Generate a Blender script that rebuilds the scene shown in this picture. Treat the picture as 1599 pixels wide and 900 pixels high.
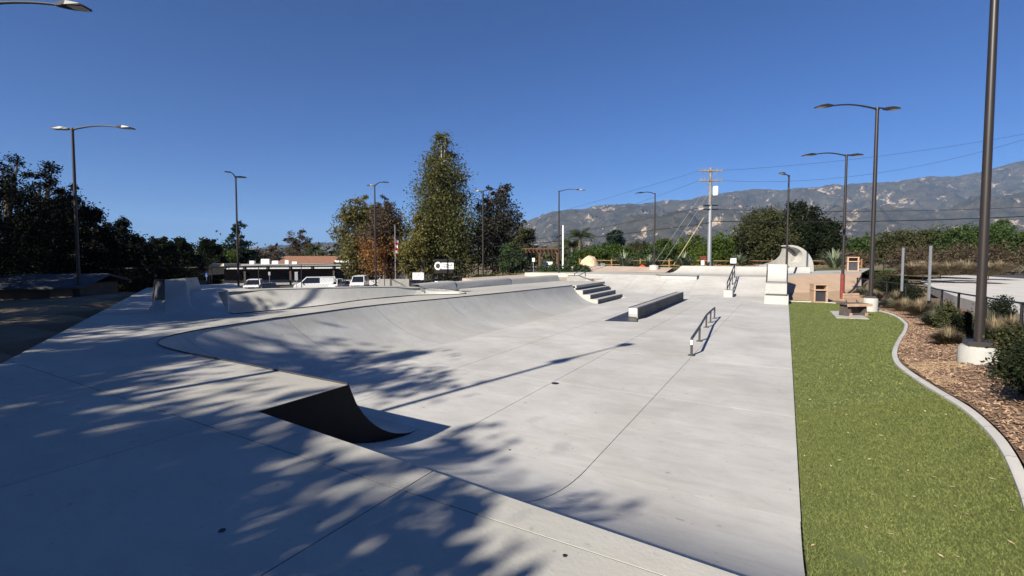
import bpy, bmesh, math, random
import numpy as np
from mathutils import Vector, Matrix, noise as mnoise
R = math.radians
for o in list(bpy.data.objects): bpy.data.objects.remove(o)
scene = bpy.context.scene
COL = scene.collection
random.seed(7)

# ------------------------------------------------------------------ camera, sky, sun, exposure
EYE, FPX, YAW = 2.5, 740.0, R(30)
PPY = 434.0                                    # principal point: the frame is a crop
PITCH = math.atan((PPY-400)/FPX)
cam_d = bpy.data.cameras.new('camera'); cam = bpy.data.objects.new('camera', cam_d); COL.objects.link(cam)
cam.location = (0, 0, EYE); cam.rotation_euler = (R(90)-PITCH, 0, YAW)
cam_d.sensor_width = 36; cam_d.lens = FPX/1599*36; cam_d.shift_y = (PPY-450)/1599; cam_d.clip_end = 40000; cam_d.clip_start = .05
scene.camera = cam
SUN_EL, SUN_AZ = R(31), R(12)                 # light travels towards +y, a little to +x
w = bpy.data.worlds.new('World'); scene.world = w; w.use_nodes = True
nt = w.node_tree; bg = nt.nodes['Background']
sky = nt.nodes.new('ShaderNodeTexSky'); sky.sky_type = 'NISHITA'; sky.sun_disc = False
sky.sun_elevation = SUN_EL; sky.sun_rotation = R(192); sky.altitude = 60; sky.air_density = .9
sky.dust_density = 0; sky.ozone_density = 5.0
tint = nt.nodes.new('ShaderNodeMix'); tint.data_type = 'RGBA'; tint.blend_type = 'MULTIPLY'; tint.inputs['Factor'].default_value = 1
tint.inputs['B'].default_value = (.27, .50, .84, 1); nt.links.new(sky.outputs[0], tint.inputs['A'])
nt.links.new(tint.outputs['Result'], bg.inputs[0]); bg.inputs[1].default_value = .05
sd = bpy.data.lights.new('sun', 'SUN'); sd.energy = 5.0; sd.angle = R(.53); sd.color = (1, .93, .81)
sun = bpy.data.objects.new('sun', sd); COL.objects.link(sun)
ld = Vector((math.sin(SUN_AZ)*math.cos(SUN_EL), math.cos(SUN_AZ)*math.cos(SUN_EL), -math.sin(SUN_EL)))
sun.rotation_euler = ld.to_track_quat('-Z', 'Y').to_euler(); sun.location = (-10, -40, 40)
vs = scene.view_settings; vs.view_transform = 'Standard'; vs.look = 'None'; vs.exposure = 1.1; vs.gamma = 1
vs.use_curve_mapping = False

# ------------------------------------------------------------------ coordinates
CR = Vector((math.cos(YAW), math.sin(YAW), 0)); CF = Vector((-math.sin(YAW), math.cos(YAW), 0))
def C(X, Y, z=0.0): v = CR*X + CF*Y; return Vector((v.x, v.y, z))        # right / ahead of the photographer
def at_z(px, py, z):
    d = CF*math.cos(PITCH) - Vector((0,0,math.sin(PITCH))); u = CF*math.sin(PITCH) + Vector((0,0,math.cos(PITCH)))
    r = d + CR*((px-799.5)/FPX) - u*((py-PPY)/FPX)
    return Vector((0,0,EYE)) + r*((z-EYE)/r.z)
def at_d(px, py, dep):
    d = CF*math.cos(PITCH) - Vector((0,0,math.sin(PITCH))); u = CF*math.sin(PITCH) + Vector((0,0,math.cos(PITCH)))
    r = d + CR*((px-799.5)/FPX) - u*((py-PPY)/FPX)
    return Vector((0,0,EYE)) + r*(dep/r.dot(CF))
def cam_xy(x, y): return x*CR.x + y*CR.y, x*CF.x + y*CF.y
def smooth(a, b, x):
    t = min(1, max(0, (x-a)/(b-a))); return t*t*(3-2*t)

# ------------------------------------------------------------------ materials
MATS = {}
def mat(name, col, rough=.7, var=.0, scale=4, col2=None, bump=0, bscale=40, spec=.3, metal=0, island=0, objvar=0, transl=0, detail=6):
    if name in MATS: return MATS[name]
    m = bpy.data.materials.new(name); m.use_nodes = True; n = m.node_tree; N = n.nodes; L = n.links
    b = N['Principled BSDF']; b.inputs['Roughness'].default_value = rough; b.inputs['Metallic'].default_value = metal
    b.inputs['Specular IOR Level'].default_value = spec
    col = (*col, 1); b.inputs['Base Color'].default_value = col
    out = None
    geo = N.new('ShaderNodeNewGeometry')
    if var or col2:
        t = N.new('ShaderNodeTexNoise'); t.inputs['Scale'].default_value = scale; t.inputs['Detail'].default_value = detail
        t.inputs['Roughness'].default_value = .6; L.new(geo.outputs['Position'], t.inputs['Vector'])
        r = N.new('ShaderNodeValToRGB'); r.color_ramp.elements[0].position = .3; r.color_ramp.elements[1].position = .7
        c2 = (*(col2 or tuple(max(0, c*(1-var)) for c in col[:3])), 1)
        r.color_ramp.elements[0].color = c2; r.color_ramp.elements[1].color = col if col2 else tuple(min(1, c*(1+var)) for c in col[:3])+(1,)
        L.new(t.outputs['Fac'], r.inputs['Fac']); out = r.outputs['Color']
    def mulby(sock, amt):
        nonlocal out
        mr = N.new('ShaderNodeMapRange'); mr.inputs['To Min'].default_value = 1-amt; mr.inputs['To Max'].default_value = 1+amt
        L.new(sock, mr.inputs['Value']); mx = N.new('ShaderNodeMix'); mx.data_type = 'RGBA'; mx.blend_type = 'MULTIPLY'
        mx.inputs['Factor'].default_value = 1
        if out: L.new(out, mx.inputs['A'])
        else: mx.inputs['A'].default_value = col
        L.new(mr.outputs['Result'], mx.inputs['B']); out = mx.outputs['Result']
    if island: mulby(geo.outputs['Random Per Island'], island)
    if objvar:
        oi = N.new('ShaderNodeObjectInfo'); mulby(oi.outputs['Random'], objvar)
    if out: L.new(out, b.inputs['Base Color'])
    if bump:
        t2 = N.new('ShaderNodeTexNoise'); t2.inputs['Scale'].default_value = bscale; t2.inputs['Detail'].default_value = 4
        L.new(geo.outputs['Position'], t2.inputs['Vector'])
        bp = N.new('ShaderNodeBump'); bp.inputs['Strength'].default_value = bump; bp.inputs['Distance'].default_value = .02
        L.new(t2.outputs['Fac'], bp.inputs['Height']); L.new(bp.outputs['Normal'], b.inputs['Normal'])
    if transl:
        tr = N.new('ShaderNodeBsdfTranslucent')
        if out: L.new(out, tr.inputs['Color'])
        else: tr.inputs['Color'].default_value = col
        ms = N.new('ShaderNodeMixShader'); ms.inputs[0].default_value = transl
        L.new(b.outputs[0], ms.inputs[1]); L.new(tr.outputs[0], ms.inputs[2])
        L.new(ms.outputs[0], N['Material Output'].inputs['Surface'])
    MATS[name] = m
    return m

def concrete(name, col, stain=.22, warm=(.36,.34,.30), scuff=.15, objvar=.035):
    m = bpy.data.materials.new(name); m.use_nodes = True; n = m.node_tree; N = n.nodes; L = n.links
    b = N['Principled BSDF']; b.inputs['Roughness'].default_value = .72; b.inputs['Specular IOR Level'].default_value = .3
    geo = N.new('ShaderNodeNewGeometry')
    def nz(scale, det=6, rough=.6, stretch=None, dist=0):
        t = N.new('ShaderNodeTexNoise'); t.inputs['Scale'].default_value = scale; t.inputs['Detail'].default_value = det
        t.inputs['Roughness'].default_value = rough; t.inputs['Distortion'].default_value = dist
        if stretch:
            mp = N.new('ShaderNodeMapping'); mp.inputs['Scale'].default_value = stretch; mp.inputs['Rotation'].default_value = (0,0,.5)
            L.new(geo.outputs['Position'], mp.inputs['Vector']); L.new(mp.outputs[0], t.inputs['Vector'])
        else: L.new(geo.outputs['Position'], t.inputs['Vector'])
        return t.outputs['Fac']
    def rng(s, a, b_, lo, hi):
        mr = N.new('ShaderNodeMapRange'); mr.inputs['From Min'].default_value = a; mr.inputs['From Max'].default_value = b_
        mr.inputs['To Min'].default_value = lo; mr.inputs['To Max'].default_value = hi; L.new(s, mr.inputs['Value']); return mr.outputs[0]
    def mix(fac, A, B, mode='MIX'):
        x = N.new('ShaderNodeMix'); x.data_type = 'RGBA'; x.blend_type = mode
        for s, v in (('Factor', fac), ('A', A), ('B', B)):
            if isinstance(v, (tuple, float, int)): x.inputs[s].default_value = v if s == 'Factor' else ((*v, 1) if len(v) == 3 else v)
            else: L.new(v, x.inputs[s])
        return x.outputs['Result']
    c = mix(rng(nz(.55, 5), .35, .65, 0, 1), tuple(v*(1-stain*.55) for v in col), tuple(v*(1+stain*.3) for v in col))
    c = mix(rng(nz(.23, 4, dist=1.5), .48, .70, 0, .65), c, warm)
    c = mix(rng(nz(3.1, 8, .7), .3, .7, 0, 1), c, rng(nz(3.1, 8, .7), .25, .75, .88, 1.06), 'MULTIPLY')
    c = mix(1.0, c, rng(nz(1.1, 9, .75, (1, 3.2, 1), 1.2), .3, .56, 1-scuff, 1.0), 'MULTIPLY')        # drawn-out wheel scuffs
    c = mix(1.0, c, rng(nz(26, 6, .65), .62, .72, 1.0, .74), 'MULTIPLY')                       # fine specks
    c = mix(1.0, c, rng(nz(7.5, 3, .5), .68, .74, 1.0, .70), 'MULTIPLY')                        # small stains
    oi = N.new('ShaderNodeObjectInfo'); c = mix(1.0, c, rng(oi.outputs['Random'], 0, 1, 1-objvar, 1+objvar), 'MULTIPLY')
    L.new(c, b.inputs['Base Color'])
    L.new(rng(nz(1.3, 6), .3, .7, .58, .85), b.inputs['Roughness'])
    bp = N.new('ShaderNodeBump'); bp.inputs['Strength'].default_value = .22; bp.inputs['Distance'].default_value = .012
    L.new(nz(34, 6, .65), bp.inputs['Height']); L.new(bp.outputs[0], b.inputs['Normal'])
    MATS[name] = m; return m

M_FLOOR = concrete('concrete_floor', (.455,.442,.415))
M_DECK = concrete('concrete_deck', (.385,.372,.335), warm=(.37,.345,.30), scuff=.08)
M_BANK = concrete('concrete_bank', (.41,.405,.385), warm=(.33,.315,.27), scuff=.12)
M_OLD = concrete('concrete_old', (.30,.295,.275), scuff=.35)
M_KERB = concrete('concrete_kerb', (.385,.378,.355), scuff=.1)
M_TANC = concrete('concrete_tan', (.42,.30,.21), warm=(.36,.26,.18), scuff=.1)
M_PINK = concrete('concrete_pink', (.44,.35,.28), warm=(.42,.33,.26), scuff=.1)
M_BRONZE = mat('bronze_paint', (.020,.015,.0135), .42, spec=.5, var=.15, scale=3)
M_BLACK = mat('black_paint', (.010,.010,.012), .5, spec=.4)
M_STEEL = mat('dark_steel', (.028,.028,.034), .45, var=.35, scale=3, spec=.5)
M_PANEL = mat('black_steel_panel', (.006,.006,.007), .5, var=.5, scale=2.5, spec=.18)
M_GALV = mat('galvanised', (.34,.35,.365), .4, metal=.6, var=.1, scale=6)
M_WHITE = mat('white_paint', (.72,.72,.70), .5, var=.05, scale=3)
M_GLASS = mat('dark_glass', (.012,.014,.018), .06, spec=.8)
M_RUB = mat('rubber', (.015,.015,.016), .8)
M_CHROME = mat('chrome', (.6,.6,.62), .2, metal=1)
M_LENS = mat('lamp_lens', (.62,.62,.58), .25, spec=.6)
M_WOODB = mat('brown_wood', (.105,.055,.03), .75, var=.35, scale=6, objvar=.2)
M_WOODF = mat('rail_wood', (.22,.12,.06), .8, var=.35, scale=5, objvar=.2)
M_POLE = mat('pole_wood', (.19,.175,.165), .8, var=.3, scale=3)
M_BARK = mat('bark', (.13,.10,.075), .9, var=.4, scale=5, bump=.6, bscale=12)
M_BARKP = mat('pale_bark', (.34,.30,.25), .85, var=.35, scale=3, bump=.4, bscale=10)
M_TAN = mat('tan_resin', (.36,.245,.165), .65, var=.1, scale=8)
M_TANW = mat('tan_plank', (.36,.24,.17), .7, var=.2, scale=7, objvar=.12)
M_DRKW = mat('dark_plank', (.085,.068,.060), .6, var=.25, scale=7, objvar=.15)
M_RED = mat('red_brown_paint', (.16,.035,.028), .6, var=.2, scale=6)
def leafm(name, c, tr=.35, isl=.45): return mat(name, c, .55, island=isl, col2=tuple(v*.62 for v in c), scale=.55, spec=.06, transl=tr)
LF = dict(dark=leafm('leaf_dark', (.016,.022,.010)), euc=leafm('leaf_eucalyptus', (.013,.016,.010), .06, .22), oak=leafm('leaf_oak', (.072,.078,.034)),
  oakd=leafm('leaf_oak_dark', (.022,.030,.014)), olive=leafm('leaf_olive', (.15,.135,.045)), syc=leafm('leaf_sycamore', (.12,.122,.045)), sycy=leafm('leaf_sycamore_yellow', (.17,.155,.048)),
  orange=leafm('leaf_orange', (.25,.125,.048)), brown=leafm('leaf_brown', (.11,.082,.055)), green=leafm('leaf_green', (.070,.110,.024)),
  bright=leafm('leaf_bright', (.10,.14,.028)), conifer=leafm('leaf_conifer', (.022,.042,.028)), grey=leafm('leaf_grey', (.16,.16,.11)),
  straw=leafm('leaf_straw', (.30,.24,.15)), hedge=leafm('leaf_hedge', (.058,.09,.038)), palm=leafm('leaf_palm', (.075,.095,.030)), agave=leafm('leaf_agave', (.26,.30,.20)),
  pine=leafm('leaf_pine', (.060,.098,.030)), darkb=leafm('leaf_purple', (.052,.052,.042)))

# ------------------------------------------------------------------ mesh helpers
class MB:
    def __init__(s): s.v = []; s.f = []
    def add(s, vs_, fs):
        o = len(s.v); s.v += [tuple(p) for p in vs_]; s.f += [tuple(i+o for i in f) for f in fs]; return s
    def box(s, c, d, rz=0, taper=0):
        x, y, z = d[0]/2, d[1]/2, d[2]/2; t = 1-taper
        P = [(-x,-y,-z),(x,-y,-z),(x,y,-z),(-x,y,-z),(-x*t,-y*t,z),(x*t,-y*t,z),(x*t,y*t,z),(-x*t,y*t,z)]
        co, si = math.cos(rz), math.sin(rz)
        P = [(c[0]+a*co-b*si, c[1]+a*si+b*co, c[2]+h) for a, b, h in P]
        return s.add(P, [(0,3,2,1),(4,5,6,7),(0,1,5,4),(1,2,6,5),(2,3,7,6),(3,0,4,7)])
    def tube(s, path, r, n=8, cap=True):
        path = [Vector(p) for p in path]; rs = r if isinstance(r, (list, tuple)) else [r]*len(path); rows = []
        for i, p in enumerate(path):
            t = (path[min(i+1, len(path)-1)]-path[max(i-1, 0)]).normalized()
            a = t.cross(Vector((0,0,1))) if abs(t.z) < .95 else t.cross(Vector((1,0,0)))
            a.normalize(); b = t.cross(a)
            rows.append([p+(a*math.cos(k*2*math.pi/n)+b*math.sin(k*2*math.pi/n))*rs[i] for k in range(n)])
        o = len(s.v)
        for rw in rows: s.v += [tuple(q) for q in rw]
        for i in range(len(rows)-1):
            for k in range(n):
                s.f.append((o+i*n+k, o+i*n+(k+1) % n, o+(i+1)*n+(k+1) % n, o+(i+1)*n+k))
        if cap:
            s.f.append(tuple(o+k for k in reversed(range(n)))); s.f.append(tuple(o+(len(rows)-1)*n+k for k in range(n)))
        return s
    def prism(s, poly, z0, z1):                       # plan polygon, z0 / z1 number or function
        n = len(poly); g = lambda z, p: z(p[0], p[1]) if callable(z) else z
        P = [(p[0], p[1], g(z0, p)) for p in poly] + [(p[0], p[1], g(z1, p)) for p in poly]
        return s.add(P, [tuple(reversed(range(n))), tuple(range(n, 2*n))] + [(i, (i+1) % n, n+(i+1) % n, n+i) for i in range(n)])
    def slabpoly(s, prof, origin, du, dw, dn, width):  # outline prof in (du,dw), pushed along dn by width
        o, a, b, c = Vector(origin), Vector(du), Vector(dw), Vector(dn); n = len(prof)
        P = [o+a*p+b*q for p, q in prof] + [o+a*p+b*q+c*width for p, q in prof]
        return s.add(P, [tuple(reversed(range(n))), tuple(range(n, 2*n))] + [(i, (i+1) % n, n+(i+1) % n, n+i) for i in range(n)])
    def loft(s, rows, close=False):
        n = len(rows[0]); o = len(s.v)
        for rw in rows: s.v += [tuple(q) for q in rw]
        for i in range(len(rows)-1):
            for k in range(n if close else n-1):
                s.f.append((o+i*n+k, o+i*n+(k+1) % n, o+(i+1)*n+(k+1) % n, o+(i+1)*n+k))
        return s
    def lathe(s, prof, c=(0,0,0), n=14):
        rows = [[(c[0]+r*math.cos(k*2*math.pi/n), c[1]+r*math.sin(k*2*math.pi/n), c[2]+z) for k in range(n)] for r, z in prof]
        return s.loft(rows, True)
    def build(s, name, m, parent=None, sm=False, bevel=0):
        me = bpy.data.meshes.new(name); me.from_pydata(s.v, [], s.f); me.validate(); me.materials.append(m)
        bm = bmesh.new(); bm.from_mesh(me)
        if bevel:
            bmesh.ops.remove_doubles(bm, verts=bm.verts, dist=1e-5)
            bmesh.ops.bevel(bm, geom=[e for e in bm.edges if len(e.link_faces) == 2 and e.calc_face_angle() > .5], offset=bevel, segments=2, affect='EDGES', profile=.6)
        bmesh.ops.recalc_face_normals(bm, faces=bm.faces); bm.to_mesh(me); bm.free()
        if sm: me.shade_smooth(); me.set_sharp_from_angle(angle=R(38))
        return link(name, me, parent)
def link(name, me, parent=None):
    o = bpy.data.objects.new(name, me); COL.objects.link(o); o.parent = parent; return o
def tag(o, label=None, cat=None, group=None, kind=None):
    for k, v in (('label', label), ('category', cat), ('group', group), ('kind', kind)):
        if v: o[k] = v
    return o
def thing(name, label, cat, loc=(0,0,0), rz=0, group=None):
    o = bpy.data.objects.new(name, None); COL.objects.link(o); o.location = loc; o.rotation_euler = (0,0,rz)
    o.empty_display_size = .2
    return tag(o, label, cat, group)
def struct(name): o = bpy.data.objects.new(name, None); COL.objects.link(o); o['kind'] = 'structure'; return o
def np_mesh(name, V, F, m):                            # V (n,3), F (k, 3 or 4)
    me = bpy.data.meshes.new(name); V = np.asarray(V, np.float32); F = np.asarray(F, np.int32); k = F.shape[1]
    me.vertices.add(len(V)); me.vertices.foreach_set('co', V.ravel())
    me.loops.add(F.size); me.loops.foreach_set('vertex_index', F.ravel())
    me.polygons.add(len(F)); me.polygons.foreach_set('loop_start', np.arange(0, F.size, k, dtype=np.int32))
    me.polygons.foreach_set('loop_total', np.full(len(F), k, np.int32)); me.update(); me.materials.append(m); return me
def clip(poly, x0, x1, y0, y1):
    def cut(P, ins, inter):
        out = []
        for i in range(len(P)):
            a, b = P[i-1], P[i]
            if ins(b):
                if not ins(a): out.append(inter(a, b))
                out.append(b)
            elif ins(a): out.append(inter(a, b))
        return out
    ix = lambda x: (lambda a, b: (x, a[1]+(b[1]-a[1])*(x-a[0])/(b[0]-a[0])))
    iy = lambda y: (lambda a, b: (a[0]+(b[0]-a[0])*(y-a[1])/(b[1]-a[1]), y))
    for ins, inter in ((lambda p: p[0] >= x0, ix(x0)), (lambda p: p[0] <= x1, ix(x1)), (lambda p: p[1] >= y0, iy(y0)), (lambda p: p[1] <= y1, iy(y1))):
        poly = cut(poly, ins, inter)
        if len(poly) < 3: return []
    return poly
GAP = .005
def inset(poly, d):
    P_ = []
    for p in poly:
        if not P_ or abs(p[0]-P_[-1][0])+abs(p[1]-P_[-1][1]) > 1e-3: P_.append(p)
    ar = sum(P_[k-1][0]*P_[k][1]-P_[k][0]*P_[k-1][1] for k in range(len(P_))); sg = 1 if ar > 0 else -1; out = []
    for k, p in enumerate(P_):
        a = Vector((p[0]-P_[k-1][0], p[1]-P_[k-1][1])).normalized(); q = P_[(k+1) % len(P_)]; b = Vector((q[0]-p[0], q[1]-p[1])).normalized()
        n_ = Vector((-(a.y+b.y), a.x+b.x))*sg; n_ = n_.normalized() if n_.length > 1e-4 else Vector((0, 0)); out.append((p[0]+n_.x*d, p[1]+n_.y*d))
    return out
def slabs(parent, poly, xs, ys, z, m, thick=.14, name='slab'):
    MB().prism(inset(poly, .02), z-thick*.8, z-.0035).build('joint_sealant', mat('joint_grey', (.11,.108,.10), .9, var=.3, scale=6), parent)
    for i in range(len(xs)-1):
        for j in range(len(ys)-1):
            P = clip(poly, xs[i]+GAP, xs[i+1]-GAP, ys[j]+GAP, ys[j+1]-GAP)
            Q = []
            for p in P:
                if not Q or (abs(p[0]-Q[-1][0])+abs(p[1]-Q[-1][1])) > 1e-4: Q.append(p)
            if len(Q) < 3: continue
            area = abs(sum(Q[k-1][0]*Q[k][1]-Q[k][0]*Q[k-1][1] for k in range(len(Q))))/2
            if area < .02: continue
            zf = z if callable(z) else (lambda x, y, z=z: z)
            MB().prism(Q, lambda x, y: zf(x, y)-thick, zf).build(name, m, parent)
def crom(pts, n):                                      # Catmull-Rom through points
    pts = [Vector(p) for p in pts]; out = []
    for i in range(len(pts)-1):
        p0 = pts[max(i-1, 0)]; p1 = pts[i]; p2 = pts[i+1]; p3 = pts[min(i+2, len(pts)-1)]
        for k in range(n):
            t = k/n; out.append(.5*((2*p1)+(p2-p0)*t+(2*p0-5*p1+4*p2-p3)*t*t+(3*p1-p0-3*p2+p3)*t**3))
    return out+[pts[-1]]

# ------------------------------------------------------------------ ground heights
DK = .95                                               # deck height over the lower floor
def lip_y(x): return 2.77-.0658*(x+4.53)
def fore(x, y):                                        # near quarter: from the lip down to the floor
    a, b = lip_y(x), 5.15
    if y >= b: return 0.0
    if y <= a: return DK
    wd = b-a; Rr = (wd*wd+DK*DK)/(2*DK); s = b-y; return Rr-math.sqrt(Rr*Rr-s*s)
HY = [(-5,.95),(4,.85),(8,.74),(11,.60),(15,.38),(21,.15),(27,.02),(60,.0)]
def hy(y):
    for (a, p), (b, q) in zip(HY, HY[1:]):
        if y <= b: return p+(q-p)*max(0, (y-a))/(b-a)
    return 0
def z_right(x, y):                                     # turf and planting bed
    s = min(1.15, max(0, (x-.18)/2.7)); s = s*s*(3-2*s) if s < 1 else s
    return max(fore(.18, y)*max(0, 1-(x-.18)/6), s*hy(y))
def hit(px, py, zf):
    z = 0
    for _ in range(40):
        p = at_z(px, py, z); z = .5*z+.5*zf(p.x, p.y)
    p = at_z(px, py, z); return Vector((p.x, p.y, zf(p.x, p.y)))
def g_far(x, y):
    X, Y = cam_xy(x, y); a = X/max(Y, 1)
    low = smooth(30, 42, Y)*(1-smooth(-.12, .0, a))    # car park behind on the left lies lower
    left = smooth(-9, -24, X)*smooth(12, 40, Y)
    z = .45 + (-2.35-.45)*max(low, .75*left)
    z += (-1.4)*smooth(70, 160, Y)*(a > -.05)*smooth(-.05, .05, a)
    return z
def ground_z(x, y):
    X, Y = cam_xy(x, y)
    base = g_far(x, y)
    park = smooth(-27, -24, x)*(1-smooth(8, 12, x))*smooth(-12, -9, y)*(1-smooth(40, 44, y))
    leftside = (y-2.3)*12+(x+10)*6.2                   # >0 on the park side of the deck's far edge
    if leftside < 0 and x > -60 and Y > -20 and Y < 60: return max(-2.2, .72 - .035*max(0, -leftside/13.5-1) - 2.2*smooth(22, 42, Y))
    z = base*(1-park) + (-.45)*park
    if x > .2 and -12 < y < 40:
        zr = z_right(x, y)-.12; t = smooth(.2, .4, x)*(1-smooth(9, 16, x))*(1-smooth(33, 40, y))
        z = z*(1-t)+zr*t
    return z
# one sheet: fine near, coarse to the horizon
xs = sorted(set([round(v, 3) for v in np.concatenate([-np.geomspace(70, 12000, 30), np.arange(-70, 70.1, 1.4), np.geomspace(72, 12000, 30)])]))
rows = [[(x, y, ground_z(x, y)) for x in xs] for y in xs]
g = MB().loft(rows).build('ground', mat('dry_earth', (.20,.145,.09), .95, col2=(.10,.085,.05), scale=.6, bump=.5, bscale=9), None, True)
g['kind'] = 'structure'

# ------------------------------------------------------------------ skate park surfaces
floor = struct('floor')
slabs(floor, [(-8.35,6.9),(-8.3,6.2),(-8.0,5.6),(-7.6,5.26),(-6.5,5.202),(-4.53,5.202),(-4.53,5.152),(.18,5.152),(.18,28.4),(-8.35,28.4)],
      [-8.4,-6.3,-3.95,-1.97,.2], [5.0,8.5,12.05,16,20.3,24.3,28.41], 0.0, M_FLOOR)
slabs(floor, [(-13,28.4),(.18,28.4),(.18,32),(-13,32)], [-13.1,-10,-7.4,-4.9,-2.4,.2], [28.4,32.01], -.004, M_FLOOR)
def prof(s, wd, h): Rr = (wd*wd+h*h)/(2*h); return Rr-math.sqrt(max(0, Rr*Rr-(s*wd)**2))
# near quarter pipe in front of the photographer
fq = struct('near_bank')
for a, b in ((-4.53,-1.97), (-1.97,.18)):
    rws = []
    for k in range(15):
        s = 1-k/14
        rws.append([(x, 5.15-s*(5.15-lip_y(x)), prof(s, 5.15-lip_y(x), DK)) for x in np.linspace(a+GAP, b-GAP, 7)])
    rws.append([(x, y, z-.15) for x, y, z in rws[-1]])
    MB().loft(rws).build('bank_panel', M_FLOOR, fq, True)
# left quarter pipe, round corner and long left bank
PAIRS = [((-4.53,5.2),(-4.53,3.9),.95),((-6.5,5.2),(-6.5,3.9),.95),((-7.6,5.25),(-8.5,3.9),.95),((-8.0,5.6),(-9.7,4.12),.95),((-8.3,6.2),(-10.4,4.8),.95),
  ((-8.35,7.0),(-10.75,6.1),.95),((-8.35,8.5),(-11.0,8.2),.95),((-8.35,10.6),(-11.1,10.6),.95),((-8.35,13.7),(-10.7,13.7),.95),((-8.35,18),(-10.3,18),.93),((-8.35,23.6),(-9.9,23.6),.92)]
SB = 6
base_c = crom([(*p[0], 0) for p in PAIRS], SB); lip_c = crom([(*p[1], p[2]) for p in PAIRS], SB)
lb = struct('left_bank')
cuts = [0, 8, 24, 34, 42, 48, 54, len(lip_c)-1]
for a, b in zip(cuts, cuts[1:]):
    rws = []
    for k in range(13):
        s = k/12; rw = []
        for i in range(a, b+1):
            B, L_ = base_c[i], lip_c[i]; wd = (Vector((L_.x, L_.y))-Vector((B.x, B.y))).length
            sh = GAP*.8 if i == a and a else 0
            p = B.lerp(L_, s); q = (base_c[i+1].lerp(lip_c[i+1], s)-p).normalized() if i+1 < len(lip_c) else Vector((0,0,0))
            rw.append((p.x+q.x*sh*2, p.y+q.y*sh*2, prof(s, max(wd, L_.z), L_.z)))
        rws.append(rw)
    rws.insert(0, [(x, y, -.12) for x, y, z in rws[0]]); rws.append([(x, y, z-.1) for x, y, z in rws[-1]])
    MB().loft(rws).build('bank_panel', M_BANK, lb, True)
cp = MB().tube([p+Vector((0,0,.012)) for p in lip_c], .013, 8).build('coping', M_STEEL, lb, True)
tag(cp, label='dark steel coping pipe along the curved lip')
# dark steel side wall between the near bank and the left quarter
side = [(lip_y(-4.53), DK)] + [(3.9, DK)] + [(3.9+(5.2-3.9)*k/12, prof(1-k/12, 1.3, DK)) for k in range(1, 11)] + \
       [(4.95-(4.95-lip_y(-4.53))*k/12, fore(-4.53, 4.95-(4.95-lip_y(-4.53))*k/12)-.02) for k in range(0, 12)]
sp = MB().slabpoly(side, (-4.5295,0,0), (0,1,0), (0,0,1), (1,0,0), .012).build('steel_side_panel', M_PANEL)
tag(sp, 'black triangular steel side wall of the quarter pipe in the foreground', 'panel')
# upper deck (photographer's level)
deck = struct('deck')
lipxy = [(p.x, p.y) for p in lip_c]
i8 = 6*SB
P = [(.18,lip_y(.18)), (-4.53,lip_y(-4.53))] + lipxy[:i8+1] + [(-12.72,7.2),(-14.3,7.5),(-16.4,8.2),(-17.9,9.2),(-19.5,12),(-27,15.2),(-27,11.1),(-22,8.5),(-10,2.3),(0,-2.87),(.18,-2.96)]
slabs(deck, P, [-27.1,-23,-19,-15.5,-12,-8,-4.53,-2.17,.2], [-3,-1.0,2.3,5.6,9.2,16], DK, M_DECK)
# strip between left bank and back bowl, then the flat behind the stairs
bowl_lip = [(-12.72,7.2,.95),(-12.5,9.5,.95),(-12.9,12,.95),(-12.6,14.2,.95),(-11.4,15.7,.95),(-12.6,17,.95),(-13.9,16.6,1.05),(-14.7,15,1.15),(-15.6,13,1.2),(-16.7,11,1.22),(-17.9,9.2,1.2),(-16.4,8.2,1.02),(-14.3,7.5,.95)]
P = lipxy[i8:9*SB+1] + [(-11.4,15.7),(-12.6,14.2),(-12.9,12),(-12.5,9.5),(-12.72,7.2)]
slabs(deck, P, [-14,-8], [7,10.3,13.6,19], DK-.006, M_DECK)
P = lipxy[9*SB:] + [(-9.65,23.6),(-9.65,28.2),(-12.2,28.2),(-13.1,22.7),(-13.45,18.3),(-12.6,17),(-11.4,15.7)]
slabs(deck, P, [-14,-11.6,-9], [15,18.5,22,25,28.3], .925, M_DECK)
# back bowl
bw = struct('back_bowl')
ctr = Vector((-14.6,11.6,0))
lipL = crom(bowl_lip+[bowl_lip[0]], 6)[:-1]; n = len(lipL); rws = []
for k in range(11):
    s = k/10; rw = []
    for p in lipL:
        q = Vector((ctr.x+(p.x-ctr.x)*.52, ctr.y+(p.y-ctr.y)*.62, 0)); h = p.z-.3
        t = 1-s; rw.append((q.x+(p.x-q.x)*t, q.y+(p.y-q.y)*t, .3+prof(t, 1.0, h) if h < 1 else .3+h*t*t))
    rws.append(rw)
rws.append([(ctr.x, ctr.y, .295)]*n)
third = n//4
for k in range(4):
    idx = list(range(k*third, (k+1)*third+1 if k < 3 else n+1))
    MB().loft([[r_[i % n] for i in idx] for r_ in rws]).build('bowl_panel', M_BANK, bw, True)
cp = MB().tube([p+Vector((0,0,.01)) for p in lipL]+[lipL[0]+Vector((0,0,.01))], .013, 6).build('coping', M_STEEL, bw, True)
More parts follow.
